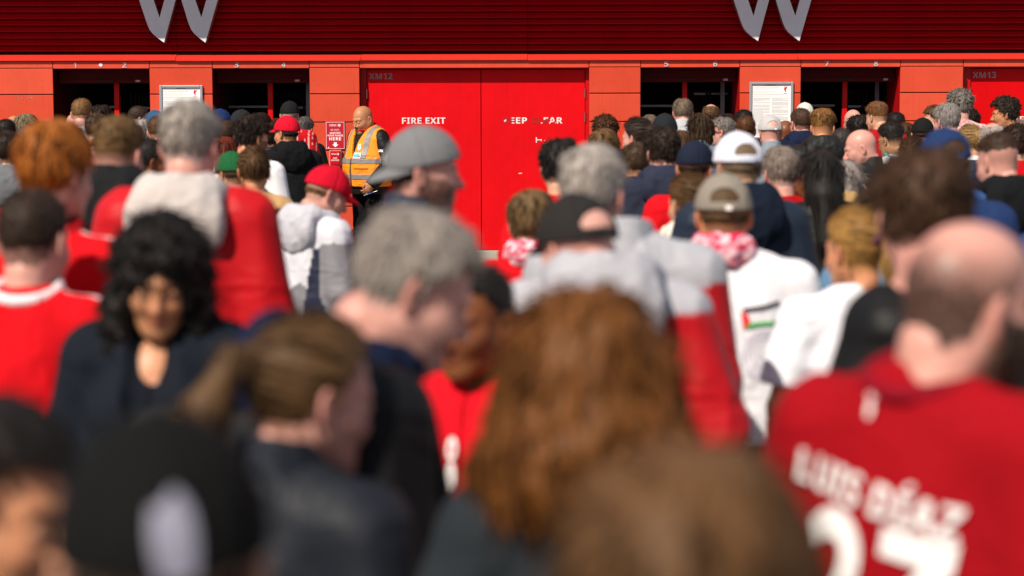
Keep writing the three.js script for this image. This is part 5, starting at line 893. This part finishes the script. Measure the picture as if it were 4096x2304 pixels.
// ---------------------------------------------------------------- the steward by the fire exit
POSES.steward = { sides: { 1: { e: [0.3, 1.14, 0.04], w: [0.27, 0.9, -0.08] }, '-1': { e: [-0.3, 1.14, 0.02], w: [-0.215, 0.93, -0.14] } }, curl: 1.15, twist: 0.5 };
{
  const o = { px: 363, py: 106, s: 96.5, label: 'steward in an orange reflective vest and black jacket standing by the fire exit', solo: true, skin: 'tan', headKey: 'mdxr', head: 1.14, hair: undefined, stub: 0.1, beard: 0.2, yaw: 222, hy: 226, pitch: 20, sink: 0.02, pose: 'steward', body: 'b', fine: true, legs: '#17181b', top: ['jacket', '#17171a', { collar: '#17171a' }] };
  o.Q = atScale(o.px, o.py, o.s);
  const t = makePerson(o);
  const f = clothField('b', 'steward', 'vest'), fj = clothField('b', 'steward', 'jacket'), bx = [-0.4, 0.84, -0.32, 0.4, 1.58, 0.3];
  const open = (x, y, z) => (z < 0 ? (y - 1.19) * 0.27 - Math.abs(x) : -9);      // the V at the front
  const vestF = (x, y, z) => smax(smax(Math.min(f(x, y, z), 9), -(fj(x, y, z) + 0.012), 0.004), open(x, y, z), 0.006);
  const vest = mesh('reflective_vest', garmentUV(polygonize(vestF, bx, 0.0105)), new THREE.MeshPhysicalMaterial({ color: col('#f5940f'), roughness: 0.7, map: clothTone, bumpMap: wrinkle, bumpScale: 0.012 }), t);
  const silver = new THREE.MeshPhysicalMaterial({ color: col('#837e80'), roughness: 0.45, specularIntensity: 0.7, bumpMap: wrinkle, bumpScale: 0.006 });
  const band = (lim) => garmentUV(polygonize((x, y, z) => smax(smax(vestF(x, y, z) - 0.004, lim(x, y, z), 0.001), -(f(x, y, z) + 0.012), 0.001), bx, 0.0085));
  mesh('reflective_strip', band((x, y, z) => Math.abs(y - 1.16) - 0.027), silver, vest);
  mesh('reflective_strip', band((x, y, z) => Math.abs(y - 1.0) - 0.027), silver, vest);
  for (const s of [1, -1]) mesh('reflective_strip', band((x, y, z) => Math.max(Math.abs(x * s - 0.135) - 0.025, 1.187 - y)), silver, vest);
  mesh('zip', clothPatch(vestF, 0, 1.04, 0.016, 0.3, -1, 0.006, 2, 14), plainMat('#55504c', 0.4, 0.3), vest);
  mesh('pocket_flap', clothPatch(vestF, -0.12, 1.09, 0.14, 0.012, -1, 0.007, 8, 2), plainMat('#c8690a', 0.7), vest);
  const crest = scribble((g) => { g.fillStyle = '#f3ece2'; g.fillRect(70, 10, 116, 50); g.beginPath(); g.moveTo(60, 70); g.lineTo(196, 70); g.lineTo(196, 190); g.lineTo(128, 246); g.lineTo(60, 190); g.closePath(); g.fill(); g.fillStyle = '#f08a12'; g.fillRect(84, 26, 88, 8); bird(g, 108, 120, 2.2); });
  mesh('crest', clothPatch(vestF, -0.075, 1.3, 0.062, 0.075, -1, 0.006), printMat(crest, 0.6), vest);
  const card = canvasTex(256, 176, (g) => { g.fillStyle = '#efe9e4'; g.fillRect(0, 0, 256, 176); g.fillStyle = '#4fb0da'; g.fillRect(10, 24, 176, 108); g.fillStyle = '#bfe2f2'; g.fillRect(20, 40, 90, 14); g.fillRect(40, 62, 110, 12); g.fillStyle = '#6b4a3c'; g.fillRect(176, 66, 60, 80); g.fillStyle = '#e7c4b0'; g.fillRect(190, 76, 32, 34); });
  const id = clothPatch(vestF, -0.07, 1.218, 0.088, 0.058, -1, 0.009);
  mesh('identity_card', id, new THREE.MeshStandardMaterial({ map: card, roughness: 0.25 }), vest);
  const rc = mesh('scarf', RIB, clothMat('#c4141c', false), t); rc.scale.set(1.3, 1, 1.34); rc.position.set(0, -0.035, -0.02);
  const arm = scribble((g) => { g.fillStyle = '#f2f2f4'; g.fillRect(10, 60, 236, 130); g.clearRect(30, 80, 60, 50); g.clearRect(110, 140, 60, 30); g.clearRect(180, 80, 50, 40); });
  mesh('sleeve_badge', clothPatch(fj, -0.262, 1.265, 0.055, 0.05, -1, 0.005), printMat(arm, 0.6), t);
  const A = POSES.steward.sides['-1'];
  const wd = V(A.e[0] - A.w[0], A.e[1] - A.w[1], A.e[2] - A.w[2]).normalize();
  const watch = sub('wristwatch', t); watch.position.set(A.w[0], A.w[1], A.w[2]).addScaledVector(wd, 0.012); watch.quaternion.setFromUnitVectors(V(0, 1, 0), wd);
  const strap = new THREE.TorusGeometry(0.034, 0.006, 8, 24); strap.rotateX(Math.PI / 2); strap.scale(1, 1.8, 1);
  mesh('strap', strap, plainMat('#121316', 0.6), watch);
  const face = new THREE.CylinderGeometry(0.021, 0.022, 0.012, 24); face.rotateX(Math.PI / 2); face.translate(0, 0, -0.038); mesh('watch_face', face, plainMat('#1c2126', 0.2, 0.3), watch);
  // a pen in the hand: its own thing
  t.updateMatrixWorld(true);
  const pen = thing('pen', 'blue and silver pen held in the hand of the steward in the orange vest', 'pen');
  const pp = V(A.w[0] + 0.02, A.w[1] - 0.1, A.w[2] - 0.035).applyMatrix4(t.matrixWorld); pen.position.copy(pp); pen.rotation.set(0.3, 0, 1.95);
  const barrel = new THREE.CylinderGeometry(0.005, 0.005, 0.11, 10); mesh('barrel', barrel, plainMat('#1d3f86', 0.3), pen);
  const tip = new THREE.CylinderGeometry(0.0048, 0.0015, 0.045, 10); tip.translate(0, -0.0775, 0); mesh('tip', tip, M.alu, pen);
  const clip = new RoundedBoxGeometry(0.003, 0.05, 0.004, 1, 0.001); clip.translate(0.0065, 0.03, 0); mesh('clip', clip, M.alu, pen);
}
// a dark rucksack on the back of the grey profile
{
  const c = crowd.find((o) => o.label.startsWith('large blurred grey head')), who = scene.children.find((q) => q.userData.label === c.label);
  const b = thing('rucksack', 'black rucksack on the back of the large grey head in profile', 'rucksack');
  b.position.copy(who.position); b.rotation.copy(who.rotation); b.scale.copy(who.scale);
  const m = plainMat('#101012', 0.8);
  mesh('bag', garmentUV(polygonize((x, y, z) => { const q = [Math.abs(x) - 0.1, Math.abs(y - 1.17) - 0.17, Math.abs(z - 0.245) - 0.04]; return Math.hypot(Math.max(q[0], 0), Math.max(q[1], 0), Math.max(q[2], 0)) + Math.min(Math.max(q[0], q[1], q[2]), 0) - 0.055 - foldNoise(x * 1.3, y, z); }, [-0.2, 0.9, 0.1, 0.2, 1.44, 0.37], 0.014)), m, b);
  mesh('pocket', garmentUV(polygonize((x, y, z) => { const q = [Math.abs(x) - 0.075, Math.abs(y - 1.08) - 0.06, Math.abs(z - 0.345) - 0.01]; return Math.hypot(Math.max(q[0], 0), Math.max(q[1], 0), Math.max(q[2], 0)) + Math.min(Math.max(q[0], q[1], q[2]), 0) - 0.022; }, [-0.12, 0.97, 0.29, 0.12, 1.2, 0.4], 0.012)), m, b);
  const fc = clothField('m', 'down', 'jacket'), lay = (p) => { let [x, y, z] = p; for (let k = 0; k < 12; k++) { const h = 0.004, d = fc(x, y, z) - 0.006, gx = fc(x + h, y, z) - fc(x - h, y, z), gy = fc(x, y + h, z) - fc(x, y - h, z), gz = fc(x, y, z + h) - fc(x, y, z - h), l = Math.hypot(gx, gy, gz) || 1; x -= gx / l * d * 0.8; y -= gy / l * d * 0.8; z -= gz / l * d * 0.8; } return [x, y, z]; };
  for (const s of [1, -1]) mesh('shoulder_strap', tube([[s * 0.08, 1.33, 0.19], ...[[0.1, 1.42, 0.12], [0.105, 1.47, 0.03], [0.11, 1.42, -0.06], [0.115, 1.32, -0.12], [0.125, 1.2, -0.12], [0.14, 1.1, -0.08]].map(([x, y, z]) => lay([s * x, y, z])), [s * 0.16, 1.04, 0.06], [s * 0.12, 1.02, 0.19]], 0.014, 40, 8), m, b);
  mesh('handle', tube([[-0.04, 1.39, 0.22], [0, 1.44, 0.21], [0.04, 1.39, 0.22]], 0.008, 10), m, b);
}
renderer.render(scene, camera);
